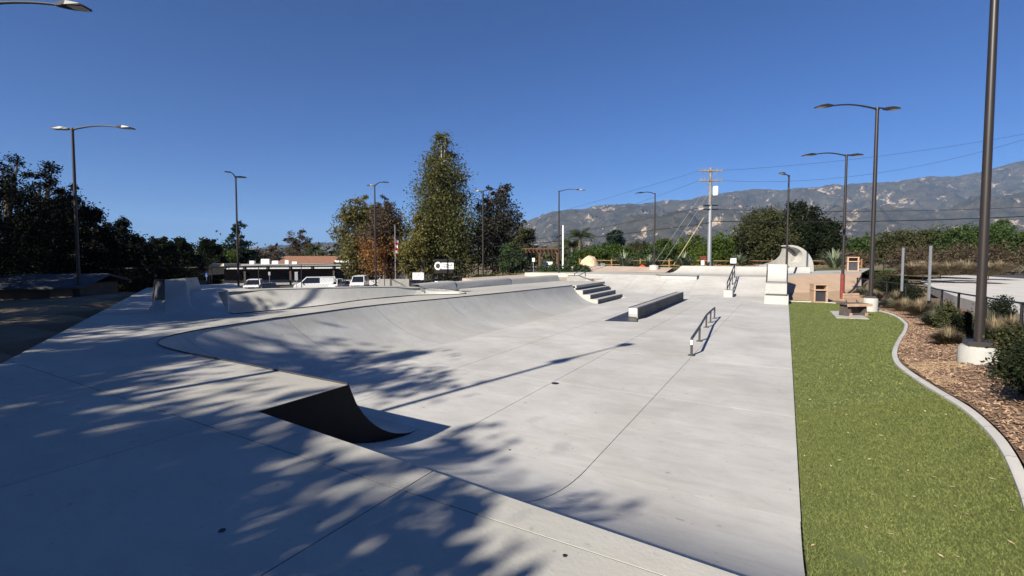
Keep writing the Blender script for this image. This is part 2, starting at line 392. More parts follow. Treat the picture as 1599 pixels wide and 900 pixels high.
# rim behind the bowl and the low bank running on to the stairs
rimF = [(-17.9,9.2,1.2),(-16.7,11,1.22),(-15.6,13,1.2),(-14.7,15,1.15),(-13.9,16.6,1.05)]
rim = [MB().loft([[p for p in rimF], [(x-.05, y+.02, z+.03) for x, y, z in rimF], [(x-.55, y+.3, z+.03) for x, y, z in rimF], [(x-.55, y+.3, -1.6) for x, y, z in rimF]])]
rim[0].build('rim_panel', M_KERB, bw)
wl = [(-14.0,16.2,.95),(-13.6,18.3,.93),(-13.1,22.7,.925),(-12.25,27.3,.925)]
for (a, b) in zip(wl, wl[1:]):
    f = [a, b]; o_ = GAP
    r0 = [(a[0], a[1]+o_, a[2]-.05), (b[0], b[1]-o_, b[2]-.05)]; r1 = [(a[0]-.14, a[1]+o_, 1.17), (b[0]-.14, b[1]-o_, 1.24)]
    r2 = [(a[0]-.19, a[1]+o_, 1.23), (b[0]-.19, b[1]-o_, 1.3)]; r3 = [(a[0]-.62, a[1]+o_, 1.23), (b[0]-.62, b[1]-o_, 1.3)]; r4 = [(a[0]-.62, a[1]+o_, -1.2), (b[0]-.62, b[1]-o_, -1.2)]
    MB().loft([r0, r1, r2, r3, r4]).build('rim_panel', M_KERB, bw)
# walled extension with the black framed panel at the left
ex = thing('quarter_pipe_extension', 'shaded concrete quarter pipe hump with a tall extension and black framed side panel', 'ramp', at_z(222, 490, DK))
A = at_z(222, 491, DK); B = at_z(366, 494, DK); du = (B-A); LEN = du.length; du.normalize(); dn = Vector((-du.y, du.x, 0))
cols = [((222,491),(238,470),13.2),((235,493),(250,469),13.2),((252,494),(264,468),13.15),((258,494.5),(257,437),13.25),((285,495),(274,436),13.3),((300,495.5),(290,434.5),13.4),
  ((306,495.5),(297,456),13.4),((320,495.5),(310,453.5),13.5),((335,495),(325,452.5),13.6),((350,494.5),(339,455),13.7),((366,494),(340.5,456.5),13.75)]
rws = []
bt = [(at_z(*p_, DK-.01), at_d(*q_, d_)) for p_, q_, d_ in cols]
for k in range(15):
    t = k/14; rw = []
    for B_, T_ in bt:
        p = B_.lerp(T_, t); h = T_.z-B_.z; wd = (T_-B_).to_2d().length
        rw.append((p.x, p.y, B_.z+(prof(t, wd, h) if wd > h else h*(1-math.sqrt(max(0, 1-t*t))) if 0 else h*(t**1.75))))
    rws.append(rw)
back = [tuple(Vector(p)+CF*.5) for p in rws[-1]]
rws += [back, [(x, y, .5) for x, y, z in back]]
def on(o_, par): o_.parent = par; o_.matrix_parent_inverse = par.matrix_basis.inverted(); return o_
o = on(MB().loft(rws).build('transition', M_BANK, None, True), ex)
Q = [at_d(x, y, d) for x, y, d in ((239,470.5,13.75),(264,468.5,13.2),(256.5,437.5,13.3),(243,438.5,13.8))]
nrm = (Q[1]-Q[0]).cross(Q[3]-Q[0]).normalized()
def plate(q, off, th): return MB().add([p+nrm*off for p in q]+[p+nrm*(off-th) for p in q], [(0,1,2,3),(7,6,5,4),(0,4,5,1),(1,5,6,2),(2,6,7,3),(3,7,4,0)])
body = MB().add([p-nrm*.03 for p in Q]+[Q[0]+dn*.5-nrm*.3, Q[1]+dn*.7-nrm*.3, Q[2]+dn*.5-nrm*.3, Q[3]+dn*.4-nrm*.3], [(0,1,2,3),(4,7,6,5),(0,4,5,1),(1,5,6,2),(2,6,7,3),(3,7,4,0)])
on(body.build('wall', M_BANK), ex)
on(plate(Q, .0, .02).build('panel', mat('slate_panel', (.055,.06,.07), .6, var=.2)), ex)
for i in range(4):
    on(MB().tube([Q[i]+nrm*.01, Q[(i+1) % 4]+nrm*.01], .028, 6).build('frame_bar', M_BLACK), ex)
# stairs and hubba ledge
st = thing('stair_set', 'four broad concrete steps with shade-coloured risers dropping from the upper flat to the floor', 'stairs', (-9,25.8,0))
for k in range(4):
    x1 = -8.45-.42*k; y0, y1 = 23.6-.0*k, 27.9-.0*k
    z0, z1 = .0 if k == 0 else .225*k-.003, .225*(k+1)
    on(MB().box(((x1-9.9)/2, (y0+y1)/2, (z0+z1)/2+.002), (abs(-9.9-x1), y1-y0, z1-z0)).build('step', M_KERB, None, False, .015), st)
    on(MB().box((x1+.004, (y0+y1)/2, (z0+z1)/2), (.012, y1-y0-.02, z1-z0-.03)).build('riser_shade', M_STEEL if 0 else mat('riser_shade_grey', (.13,.13,.14), .7, var=.25, scale=4)), st)  # thin dark sheet paints the shade on each step front
tag(MB().slabpoly([(-12.1,.3),(-12.1,1.22),(-11.35,1.24),(-9.3,.55),(-9.3,-.02),(-9.6,-.02)], (0,28.0,0), (1,0,0), (0,0,1), (0,1,0), .34).build('stair_side_ledge', M_OLD, None, False, .012),
    'sloping concrete ledge wall along the far side of the stair set', 'ledge')
tag(MB().tube([(-12.1,28.17,1.235),(-11.35,28.17,1.255),(-9.3,28.17,.57)], .03, 6).build('ledge_edge_pipe', M_STEEL), 'dark steel edge strip on top of the sloping stair ledge', 'edge strip')
# long ledge with its low dark wedge
lg = thing('grind_ledge', 'long low concrete grind ledge standing alone on the floor', 'ledge', (-5.15,23.3,0))
on(MB().box((-5.17,23.3,.225), (.36,9.6,.45)).build('block', M_OLD, None, False, .012), lg)
on(MB().box((-5.17,18.493,.33), (.30,.012,.19)).build('lit_end', M_WHITE), lg)  # white sheet paints the sunlight on the ledge end
for x in (-5.0,-5.34): on(MB().box((x,23.3,.452), (.05,9.6,.022)).build('edge_angle', M_STEEL), lg)
on(MB().box((-4.984,23.3,.21), (.012,9.56,.40)).build('side_shade', mat('ledge_side_shade', (.085,.085,.088), .75, var=.3, scale=2.5)), lg)  # dark sheet paints the shade on the side away from the sun
K = [at_z(944,501.5,.0), at_z(985,492,.0), at_z(991,495,.0), at_z(996,503.3,.0)]
tag(MB().add([p for p in K]+[K[0]+Vector((0,0,.012)), K[1]+Vector((0,0,.19)), K[2]+Vector((0,0,.21)), K[3]+Vector((0,0,.012))],
   [(3,2,1,0),(4,5,6,7),(0,1,5,4),(1,2,6,5),(2,3,7,6),(3,0,4,7)]).build('dark_wedge', M_STEEL), 'flat dark wedge at the near end of the long ledge', 'ramp')
# flat rail, kinked
rl = thing('grind_rail', 'free standing kinked black grind rail on five posts in the middle floor', 'rail', (-2.2,16,0))
RP = [(-2.0,12.5),(-2.14,14.7),(-2.36,17.7),(-2.4,19.1),(-2.42,20.4)]
on(MB().tube([(x, y, .43) for x, y in RP], .035, 8).build('top_bar', M_STEEL), rl)
for x, y in RP:
    on(MB().box((x, y, .21), (.055,.055,.42)).build('post', M_STEEL), rl)
    on(MB().box((x, y, .006), (.16,.16,.012)).build('foot_plate', M_STEEL), rl)
on(MB().box((RP[0][0], RP[0][1]-.03, .335), (.05,.012,.12)).build('sticker', M_WHITE), rl)
# far bank, notch, upper deck, upper quarter
bk = struct('far_bank')
def fbz(x, y): return 1.02*min(1, max(0, (y-32)/4.9))**1.45
for a, b in zip([-15,-12.5,-10,-7.6,-5.5,-3,-.85], [-12.5,-10,-7.6,-5.5,-3,-.85,.1]):
    rws = [[(x, y, fbz(x, y)) for x in (a+GAP, b-GAP)] for y in np.linspace(32, 36.9, 9)]
    MB().loft(rws).build('bank_panel', M_FLOOR, bk, True)
nb = MB().slabpoly([(-8.6,36.95),(-8.0,36.0),(-5.5,36.0),(-5.5,36.95)], (0,0,.78), (1,0,0), (0,1,0), (0,0,1), .27).build('manual_pad', M_KERB)
tag(nb, 'low flat concrete pad set into the top of the far bank', 'pad')
tag(MB().tube([(-8.6,36.95,1.06),(-8.0,36.0,1.06),(-5.5,36.0,1.06),(-5.5,36.95,1.06)], .03, 6).build('pad_edge_angle', M_STEEL), 'thin dark steel edge round the pad on the far bank', 'edge strip')
ud = struct('upper_deck')
slabs(ud, [(-20,36.9),(.1,36.9),(1.2,38),(2.0,41.5),(-20,44)], [-21,-16,-11.5,-7.5,-3.6,.4,3.5], [36.8,44.1], 1.03, M_DECK, .5)
uq = struct('upper_quarter')
xsq = [at_z(1066, 428, 1.03).x, -7.0]
for a, b in ((-8.6,-6.4), (-6.4,-3.4), (-3.4,-.6), (-.6,1.6)):
    rws = []
    for k in range(9):
        s = k/8
        rws.append([(x+(.9*s if x < -8.5 else 0), 40.6+s*1.5, 1.035+prof(s, 1.5, .62)) for x in (a+GAP, b-GAP)])
    rws += [[(x, y+1.4, z) for x, y, z in rws[-1]], [(x, y+2.2, .6) for x, y, z in rws[-1]]]
    MB().loft(rws).build('bank_panel', M_KERB, uq, True)
pk = MB().loft([[(-20,43.2,1.0),(-14.5,42.6,1.04),(-9,42.0,1.05)],[(-20.3,46.5,1.45),(-14.5,46,1.5),(-9,45.2,1.42)],[(-20.3,47,1.0),(-14.5,46.6,1.0),(-9,46,1.0)]]).build('pink_bank', M_PINK); pk['kind'] = 'structure'
MB().slabpoly([(32.5,-.1),(33,fbz(0,33)-.01),(34.5,fbz(0,34.5)-.01),(36.0,fbz(0,36)-.01),(36.9,1.0),(37.2,1.0),(37.2,-.1)], (.101,0,0), (0,1,0), (0,0,1), (1,0,0), .12).build('side_wall', M_OLD, bk)
# handrail on the far bank with its block
hb = thing('bank_rail', 'dark steel handrail climbing the far bank from a small concrete block', 'rail', (-3,32.4,0))
on(MB().box((-3.0,32.0,.2), (.5,1.0,.42)).build('block', M_KERB, None, False, .015), hb)
on(MB().tube([(-3.1,32.0,.86),(-3.1,36.7,1.9),(-3.1,37.3,1.9)], .04, 8).build('top_bar', M_STEEL), hb)
on(MB().tube([(-3.1,32.0,.45),(-3.1,36.7,1.48)], .03, 8).build('lower_bar', M_STEEL), hb)
for y in (32.0, 33.6, 35.2, 36.7):
    zt = .86+(y-32)/4.7*1.04; on(MB().tube([(-3.1,y,.3 if y < 33 else fbz(0,y)-.05),(-3.1,y,zt)], .03, 8).build('post', M_STEEL), hb)
# stepped block and small steep ramp at the right side
sbk = thing('stepped_ramp_tower', 'narrow concrete tower of two blocks and a curved ramp beside the turf', 'ramp', (-.35,30,0))
on(MB().box((-.38,28.7,.22), (1.1,1.3,.44)).build('low_block', M_KERB, None, False, .015), sbk)
on(MB().box((-.38,28.72,.447), (1.0,1.2,.012)).build('dark_top', M_STEEL), sbk)
on(MB().box((-.42,30.2,.5), (1.02,1.68,1.0)).build('high_block', M_KERB, None, False, .015), sbk)
rp = [(31.05,0),(31.05,1.0)]+[(31.05+1.3*k/8, 1.0+prof(k/8, 1.3, 1.0)) for k in range(1, 9)]+[(32.6,2.0),(32.6,0)]
on(MB().slabpoly(rp, (-.93,0,0), (0,1,0), (0,0,1), (1,0,0), 1.02).build('curved_ramp', M_KERB), sbk)
for x in (-.945, .095): on(MB().tube([(x, a, b+.01) for a, b in rp[1:10]], .035, 6).build('edge_pipe', M_STEEL), sbk)
on(MB().slabpoly(rp, (.098,0,0), (0,1,0), (0,0,1), (1,0,0), .02).build('tower_side_shade', M_STEEL), sbk)  # dark sheet stands in for the shadow on the tower's right side
on(MB().box((-.42,31.03,1.0), (1.06,.07,.07)).build('edge_bar', M_STEEL), sbk)

# ------------------------------------------------------------------ turf, kerb, planting bed, lot and road on the right
kpx = [(1310,475),(1350,481.5),(1390,492),(1410,505),(1411,516),(1402,531),(1394,548),(1394,562),(1404,576),(1440,602),(1500,640),(1540,677),(1565,712),(1588,765),(1604,815),(1640,905),(1700,1080)]
kc = [hit(a, b, z_right) for a, b in kpx]; kc = [Vector((.2, kc[0].y+.35, 0)), Vector((1.2, kc[0].y+.4, 0))]+kc; kc.append(Vector((kc[-1].x-.1, -1.5, z_right(kc[-1].x, -1.5))))
kc = crom([(p.x, p.y, 0) for p in kc], 7); kc = [Vector((p.x, p.y, z_right(p.x, p.y))) for p in kc]
def kerb_x(y):
    best = None
    for a, b in zip(kc, kc[1:]):
        if (a.y-y)*(b.y-y) <= 0 and abs(a.y-b.y) > 1e-6:
            x = a.x+(b.x-a.x)*(y-a.y)/(b.y-a.y); best = x if best is None else max(best, x)
    return best if best is not None else 1.4
TOPY = max(p.y for p in kc)-.02
tf = MB(); rws = []
for y in np.linspace(-1.2, TOPY, 90):
    kx = kerb_x(y); rws.append([(.19+(kx-.19)*t, y, z_right(.19+(kx-.19)*t, y)+.006) for t in np.linspace(0, 1, 10)])
turf = tf.loft(rws).build('turf', mat('turf_backing', (.125,.148,.046), .95, col2=(.10,.126,.036), scale=1.6, bump=.7, bscale=160), None, True); turf['kind'] = 'structure'
edge = struct('kerb')
nk = len(kc)
for a in range(0, nk-1, 9):
    seg = kc[a:min(a+10, nk)]
    if len(seg) < 2: continue
    rws = [[], [], [], [], []]
    for i, p in enumerate(seg):
        q = kc[min(a+i+1, nk-1)]-kc[max(a+i-1, 0)]; q.z = 0; q.normalize(); nn = Vector((-q.y, q.x, 0))
        if nn.x < 0 and p.y < TOPY-.6: nn = -nn
        if p.y >= TOPY-.6 and nn.y < 0: nn = -nn
        e = q*(.004 if i == 0 else (-.004 if i == len(seg)-1 else 0))
        for k_, (off, dz) in enumerate(((-.01,-.1), (0,.035), (.02,.05), (.085,.05), (.10,-.1))):
            rws[k_].append(p+nn*off+e+Vector((0,0,dz)))
    MB().loft(rws).build('kerb_stone', concrete('concrete_pale_kerb', (.47,.455,.425), scuff=.08) if 'concrete_pale_kerb' not in MATS else MATS['concrete_pale_kerb'], edge, True)
# planting bed with bark mulch
FEN = [hit(x, y, lambda a, b: z_right(a, b)) for x, y in ((1452,487),(1490,493),(1599,520))]
bed = MB(); rws = []
for y in np.linspace(-3, 36, 110):
    kx = kerb_x(min(y, TOPY))+.1 if y < TOPY else .3
    rws.append([(kx+(11-kx)*t, y, z_right(kx+(11-kx)*t, y)+.02+.03*mnoise.noise(Vector((kx+t*9, y*1.3, 3)))) for t in np.linspace(0, 1, 26)**1.5])
bedo = bed.loft(rws).build('mulch_bed', mat('mulch_earth', (.21,.135,.085), .95, col2=(.125,.080,.050), scale=7, bump=1, bscale=45), None, True); bedo['kind'] = 'structure'
rs = np.random.RandomState(3)
def chips(n, ylo, yhi, wmax, size):
    y = ylo+(yhi-ylo)*rs.rand(n)**1.2; kx = np.array([kerb_x(v) for v in y])+.11; x = kx+wmax*rs.rand(n)**1.3
    z = np.array([z_right(a, b) for a, b in zip(x, y)])+.055
    L_ = size*(.4+rs.rand(n)); W_ = L_*(.16+.2*rs.rand(n)); a = rs.rand(n)*6.283; tl = (rs.rand(n)-.5)*.9; rl_ = (rs.rand(n)-.5)*.9
    ux, uy, uz = np.cos(a)*np.cos(tl), np.sin(a)*np.cos(tl), np.sin(tl); wx, wy, wz = -np.sin(a)*np.cos(rl_), np.cos(a)*np.cos(rl_), np.sin(rl_)
    cpt = np.stack([x, y, z], 1); U = np.stack([ux, uy, uz], 1)*L_[:, None]/2; W = np.stack([wx, wy, wz], 1)*W_[:, None]/2
    V = np.stack([cpt-U-W, cpt+U-W*.6, cpt+U+W*.5, cpt-U+W], 1).reshape(-1, 3); return V, np.arange(n*4).reshape(-1, 4)
V, F = chips(62000, 2, 27, 3.6, .052)
o = link('bark_chips', np_mesh('bark_chips', V, F, mat('bark_chip', (.40,.27,.18), .9, col2=(.25,.155,.10), scale=5, island=.5)))
tag(o, 'loose tan bark chips covering the planting bed by the kerb', 'mulch', kind='stuff')
# artificial grass blades
def blades(n, ylo, yhi, h, wd):
    y = ylo+(yhi-ylo)*rs.rand(n); kx = np.array([kerb_x(v) for v in np.linspace(ylo, yhi, 400)]); kx = np.interp(y, np.linspace(ylo, yhi, 400), kx)
    x = .20+(kx-.2)*rs.rand(n); z = np.array([z_right(a, b) for a, b in zip(x, y)])+.004
    a = rs.rand(n)*6.283; ln = h*.8*rs.randn(n); lm = h*.8*rs.randn(n); hh = h*(.6+.6*rs.rand(n)); ww = wd*(.6+.8*rs.rand(n))
    b0 = np.stack([x-np.cos(a)*ww, y-np.sin(a)*ww, z], 1); b1 = np.stack([x+np.cos(a)*ww, y+np.sin(a)*ww, z], 1); t = np.stack([x+ln, y+lm, z+hh], 1)
    return np.stack([b0, b1, t], 1).reshape(-1, 3)
V = np.concatenate([blades(130000, 2.6, 9, .026, .0035), blades(90000, 9, TOPY-.1, .028, .006)])
o = link('turf_blades', np_mesh('turf_blades', V, np.arange(len(V)).reshape(-1, 3), mat('turf_blade', (.172,.190,.060), .75, col2=(.135,.162,.046), scale=2.2, island=.5, transl=.25)))
tag(o, 'short bright green artificial grass blades of the turf strip', 'grass', kind='stuff')
n = 190; y = 3+24*rs.rand(n)**1.6; x = np.array([.25+(kerb_x(v)-.3)*rs.rand() for v in y]); z = np.array([z_right(a, b) for a, b in zip(x, y)])+.03
a = rs.rand(n)*6.28; l = .012+.02*rs.rand(n); ca, sa = np.cos(a)*l, np.sin(a)*l
V = np.stack([np.stack([x-ca, y-sa, z], 1), np.stack([x+sa*.4, y-ca*.4, z+.004], 1), np.stack([x+ca, y+sa, z+.008], 1), np.stack([x-sa*.4, y+ca*.4, z+.004], 1)], 1).reshape(-1, 3)
o = link('dry_leaf_litter', np_mesh('dry_leaf_litter', V, np.arange(n*4).reshape(-1, 4), mat('dry_leaf', (.50,.40,.24), .8, island=.4)))
tag(o, 'scattered pale dry leaf bits lying on the green turf', 'leaf litter', kind='stuff')
# sand spill by the kerb
sx = hit(1432, 586, z_right); m_ = [[(sx.x+.02+.9*t*(1.2-.3*math.sin(a*3)), sx.y+a, z_right(sx.x+.9*t, sx.y+a)+.052-.03*t) for t in np.linspace(0, 1, 6)] for a in np.linspace(-1.1, 1.0, 12)]
o = MB().loft(m_).build('sand_patch', mat('sand', (.47,.34,.19), .95, col2=(.38,.27,.15), scale=6), None, True); o['kind'] = 'structure'
# pale lot and road beyond the fence
def quadz(name, pts, z, m):
    o_ = MB().prism([(p.x, p.y) for p in pts], z-.5, z).build(name, m); o_['kind'] = 'structure'; return o_
M_LOT = mat('pale_gravel_lot', (.50,.48,.45), .95, col2=(.40,.385,.36), scale=.8, bump=.4, bscale=30)
M_ASPH = mat('asphalt', (.055,.055,.058), .9, var=.2, scale=3, bump=.3, bscale=60)
quadz('gravel_lot', [at_z(a, b, .55) for a, b in ((1437,440),(1470,431),(1560,427.5),(1800,430),(2300,440),(2300,560),(1680,508),(1599,492),(1490,462))], .55, M_LOT)
quadz('side_road', [C(44,40.5,0), C(110,34,0), C(150,46,0), C(47,50,0)], .62, M_ASPH)
# tan retaining slope and gravel beyond the turf
def strip(name, low, high, m, n=6):
    rws_ = [[at_d(*p_).lerp(at_d(*q_), k/n) for p_, q_ in zip(low, high)] for k in range(n+1)]
    o__ = MB().loft(rws_).build(name, m, None, True); o__['kind'] = 'structure'
tb_ = [(1222,457,28.6),(1262,457,29),(1300,455,29.6),(1345,450,30.5)]
tt_ = [(1222,436,29.8),(1246,430.5,31),(1290,428,32.5),(1345,426.5,34)]
strip('gravel_slope', [(1222,474,25.5),(1270,474,25.4),(1310,475,25.0),(1360,480,23.2)], tb_, mat('tan_gravel', (.40,.29,.19), .95, col2=(.26,.18,.11), scale=9, bump=.8, bscale=30))
strip('tan_slope', tb_, tt_, M_TANC)
strip('upper_path', tt_, [(1222,425,37),(1250,424,40),(1300,421,44),(1360,419,46)], M_DECK)
lw = MB().loft([[C(X, Y, z) for X, Y, z in ((16,41,1.2),(26,41,1.3),(40,41,1.2))], [C(X, Y, z) for X, Y, z in ((16,52,1.3),(26,52,1.3),(40,52,1.2))]]).build('lawn', mat('lawn', (.07,.10,.025), .95, col2=(.12,.12,.05), scale=2), None, True); lw['kind'] = 'structure'
# car park behind on the left
quadz('car_park', [C(-75,42,0), C(-1,42,0), C(-4,64,0), C(-9,130,0), C(-120,130,0)], -2.32, M_ASPH)
quadz('back_path', [C(-2,33,0), C(22,44,0), C(24,50,0), C(4,50,0), C(-4,38,0)], .72, M_PINK)

# ------------------------------------------------------------------ lamps
HEAD = MB().loft([[(a, -w_, z) for a, w_, z in pr]+[(a, w_, z) for a, w_, z in reversed(pr)] for pr in [
    [(0,.05,-.03),(.18,.10,-.04),(.35,.16,-.035),(.72,.17,-.03),(.80,.12,-.025)], [(0,.05,.035),(.18,.09,.06),(.35,.13,.075),(.72,.13,.03),(.80,.10,.0)]]], True)
HEAD.f.append(tuple(range(9, -1, -1))); HEAD.f.append(tuple(range(10, 20)))
LENS = MB().box((.56,0,-.036), (.36,.24,.012))
def lamp(label, pos, top, arms, ped=0, r=.075, red=False, pedr=.33):
    t = thing('street_lamp', label, 'street lamp', pos, 0, 'tall lamps around the skate park')
    H = top-pos.z
    if ped:
        MB().lathe([(pedr*.2,-.3),(pedr,-.3),(pedr,ped-.04),(pedr-.03,ped),(0,ped)], n=20).build('concrete_base', M_KERB, t, True)
    MB().box((0,0,ped+.045), (.36,.36,.09), 0, .05).build('base_cover', M_BRONZE, t)
    MB().tube([(0,0,ped-.1),(0,0,ped+H*.5),(0,0,H)], [r, r*.88, r*.72], 12).build('pole', M_BRONZE, t, True)
    MB().tube([(0,0,H-.05),(0,0,H+.05)], [r*.95, r*.9], 10).build('pole_cap', M_BRONZE, t, True)
    if red: MB().tube([(0,0,.0),(0,0,1.5)], r*1.35, 8).build('red_sleeve', M_RED, t)
    for dx, dy, ln in arms:
        d = (CR*dx+CF*dy).normalized(); rise = .16 if ln > 1.5 else .06
        pth = [Vector((0,0,H-.02))+d*(ln-.75)*k/8+Vector((0,0,rise*math.sin(k/8*math.pi*.8)-(.05*k/8 if ln > 1.5 else 0))) for k in range(9)]
        MB().tube(pth, [.04-.012*k/8 for k in range(9)], 8).build('arm', M_BRONZE, t, True)
        h = HEAD.build('lamp_head', M_BRONZE, t, False); ang = math.atan2(d.y, d.x)
        h.location = pth[-1]-d*.03; h.rotation_euler = (0, .10 if ln > 1.5 else -.06, ang)
        LENS.build('lens', M_LENS, h)
    return t
def ontop(px, py, dep, zb): p = at_d(px, py, dep); top = p.z; p.z = zb; return p, top
T0 = 8.2
def lp(px, ytop, ybase, dep=None, zb=None):
    dep = dep or (T0-EYE)*FPX/(400-ytop); p, top = ontop(px, ytop, dep, 0)
    p.z = zb if zb is not None else EYE-(ybase-400)*dep/FPX; return p, top
p, t_ = lp(113,202,472); lamp('double lamp on the left standing before the dark trees, both heads visible', p, t_, [(1,-.12,3.0),(-1,.1,.95)])
p, t_ = lp(368,277,452); lamp('lamp rising in front of the conifer and the low brown building', p, t_, [(.35,-1,2.7),(.5,.6,.7)])
p, t_ = lp(585,290,449); lamp('lamp rising in front of the orange autumn tree', p, t_, [(.75,-1,2.6),(-.8,.5,.8)])
p, t_ = lp(754,299,437); lamp('lamp standing between the tall green tree and the dark tree', p, t_, [(1,-.7,2.5),(-1,.4,.8)])
p, t_ = lp(873,299,437); lamp('lamp standing by the pergola and the clipped hedge', p, t_, [(1,-.6,2.4)])
p, t_ = lp(1023,303,423); lamp('lamp on a square base behind the pink bank, left of the utility pole', p, t_, [(-1,-.5,2.2)], .5, .075, False, .42)
p, t_ = lp(1232,275,418); lamp('far lamp rising out of the oak tree right of the utility pole', p, t_, [(-.7,-.6,1.5)])
p, t_ = lp(1322,243,470,26.6); lamp('double lamp with a red brown foot beside the tan litter bin', p, t_, [(-1,-.1,2.6),(1,.15,.95)], 0, .08, True)
p, t_ = lp(1370,170,463,20.8,.15); lamp('double lamp behind the bench among the shrubs', p, t_, [(-1,-.15,2.95),(1,.2,1.1)], .5, .09, False, .27)
p = at_d(1527,572,8.2); lamp('nearest thick bronze lamp post on a round concrete base at the right edge', p, 8.6, [(-1,-.3,2.7),(1,.3,1.0)], .36, .072, False, .27)
p = C(-13.75,11.9,.9); lamp('lamp whose single arm reaches in at the top left corner', p, 8.55, [(1,-.05,3.5),(-1,.05,.95)])
lamp('lamp left of the photographer throwing the long shadow over the floor', C(-7.9,1.1,.9), 8.5, [(.7,.71,2.7),(-.7,-.71,.95)])

# ------------------------------------------------------------------ mountains
def pl(tab, x):
    if x <= tab[0][0]: return tab[0][1]
    for (a, p_), (b, q_) in zip(tab, tab[1:]):
        if x <= b: return p_+(q_-p_)*(x-a)/(b-a)
    return tab[-1][1]
MAIN = [(-700,40),(-200,25),(200,12),(400,14),(470,20),(560,26),(640,20),(740,30),(800,48),(850,68),(920,78),(1000,83),(1060,88),(1110,96),(1160,103),(1230,106),(1270,112),(1320,113),(1370,114),(1400,116),(1440,123),(1490,125),(1540,134),(1580,146),(1640,156),(1800,150),(2200,130),(2900,110)]
FOOT = [(-700,8),(300,2),(780,4),(850,18),(900,30),(960,48),(1010,62),(1070,74),(1120,72),(1160,60),(1220,58),(1300,66),(1380,62),(1450,64),(1520,78),(1580,90),(1660,100),(2200,80),(2900,60)]
DR = [2300, 3400, 4000, 5600, 7000]
pxs = np.arange(-500, 2200, 5.5); deps = np.concatenate([np.linspace(2300, 3500, 40), np.linspace(3530, 4300, 18), np.linspace(4330, 5700, 44), np.linspace(5750, 7200, 10)])
rws = []
for d in deps:
    rw = []
    for px in pxs:
        hm = pl(MAIN, px)*5600/FPX; hf = pl(FOOT, px)*3400/FPX; X = (px-800)/FPX*d
        e = pl([(2300,0),(2700,.32*hf),(3400,hf),(4000,.72*hf+.03*hm),(4700,.55*hm+.16*hf),(5300,.93*hm),(5600,hm),(6200,.8*hm),(7200,.3*hm)], d)
        sp = mnoise.noise(Vector((X/420, d/1500, 1.7)))
        rn = mnoise.ridged_multi_fractal(Vector((X/620+.25*sp, d/1050, .3)), .85, 2.1, 6, 1.0, 2.0)-1.1
        fine = mnoise.fractal(Vector((X/150, d/190, 5)), 1, 2, 4)
        amp = min(1, (d-2300)/800)*(.35 if 5350 < d < 5850 else .6 if 3300 < d < 3500 else 1)
        z = e + amp*(150*rn*min(1, e/160) + 34*fine*min(1, e/80))
        cap = pl(MAIN, px)*(.80 if d < 4300 else .96 if d < 5350 else 1.0)/FPX*d+10*fine+26*(mnoise.ridged_multi_fractal(Vector((X/520, d/900, 8)), .9, 2.2, 5, 1, 2)-1.2)
        if z > cap: z = cap-.7*(z-cap)
        p = C(X, d, max(-12, z-6)); rw.append((p.x, p.y, p.z))
    rws.append(rw)
mm = bpy.data.materials.new('chaparral'); mm.use_nodes = True; N = mm.node_tree.nodes; L = mm.node_tree.links
b = N['Principled BSDF']; b.inputs['Roughness'].default_value = .95; b.inputs['Specular IOR Level'].default_value = .05
ge = N.new('ShaderNodeNewGeometry')
def tn(s, det, r, mp=None):
    t = N.new('ShaderNodeTexNoise'); t.inputs['Scale'].default_value = s; t.inputs['Detail'].default_value = det; t.inputs['Roughness'].default_value = r
    if mp:
        k = N.new('ShaderNodeMapping'); k.inputs['Rotation'].default_value = (0,0,YAW); k.inputs['Scale'].default_value = mp; L.new(ge.outputs['Position'], k.inputs[0]); L.new(k.outputs[0], t.inputs[0])
    else: L.new(ge.outputs['Position'], t.inputs[0])
    return t.outputs['Fac']
r1 = N.new('ShaderNodeValToRGB'); r1.color_ramp.elements[0].position = .35; r1.color_ramp.elements[1].position = .68
r1.color_ramp.elements[0].color = (.022,.024,.016,1); r1.color_ramp.elements[1].color = (.080,.066,.045,1); L.new(tn(.012, 9, .7), r1.inputs[0])
r2 = N.new('ShaderNodeValToRGB'); r2.color_ramp.elements[0].position = .562; r2.color_ramp.elements[1].position = .61
r2.color_ramp.elements[0].color = (0,0,0,1); r2.color_ramp.elements[1].color = (1,1,1,1); L.new(tn(.0065, 12, .78, (1,.45,.9)), r2.inputs[0])
mx = N.new('ShaderNodeMix'); mx.data_type = 'RGBA'; L.new(r2.outputs[0], mx.inputs['Factor']); L.new(r1.outputs[0], mx.inputs['A']); mx.inputs['B'].default_value = (.36,.28,.21,1)
L.new(mx.outputs['Result'], b.inputs['Base Color'])
bp = N.new('ShaderNodeBump'); bp.inputs['Strength'].default_value = 1; bp.inputs['Distance'].default_value = 18; L.new(tn(.02, 8, .7), bp.inputs['Height']); L.new(bp.outputs[0], b.inputs['Normal'])
mo = MB().loft(rws).build('mountains', mm, None, True); mo['kind'] = 'structure'

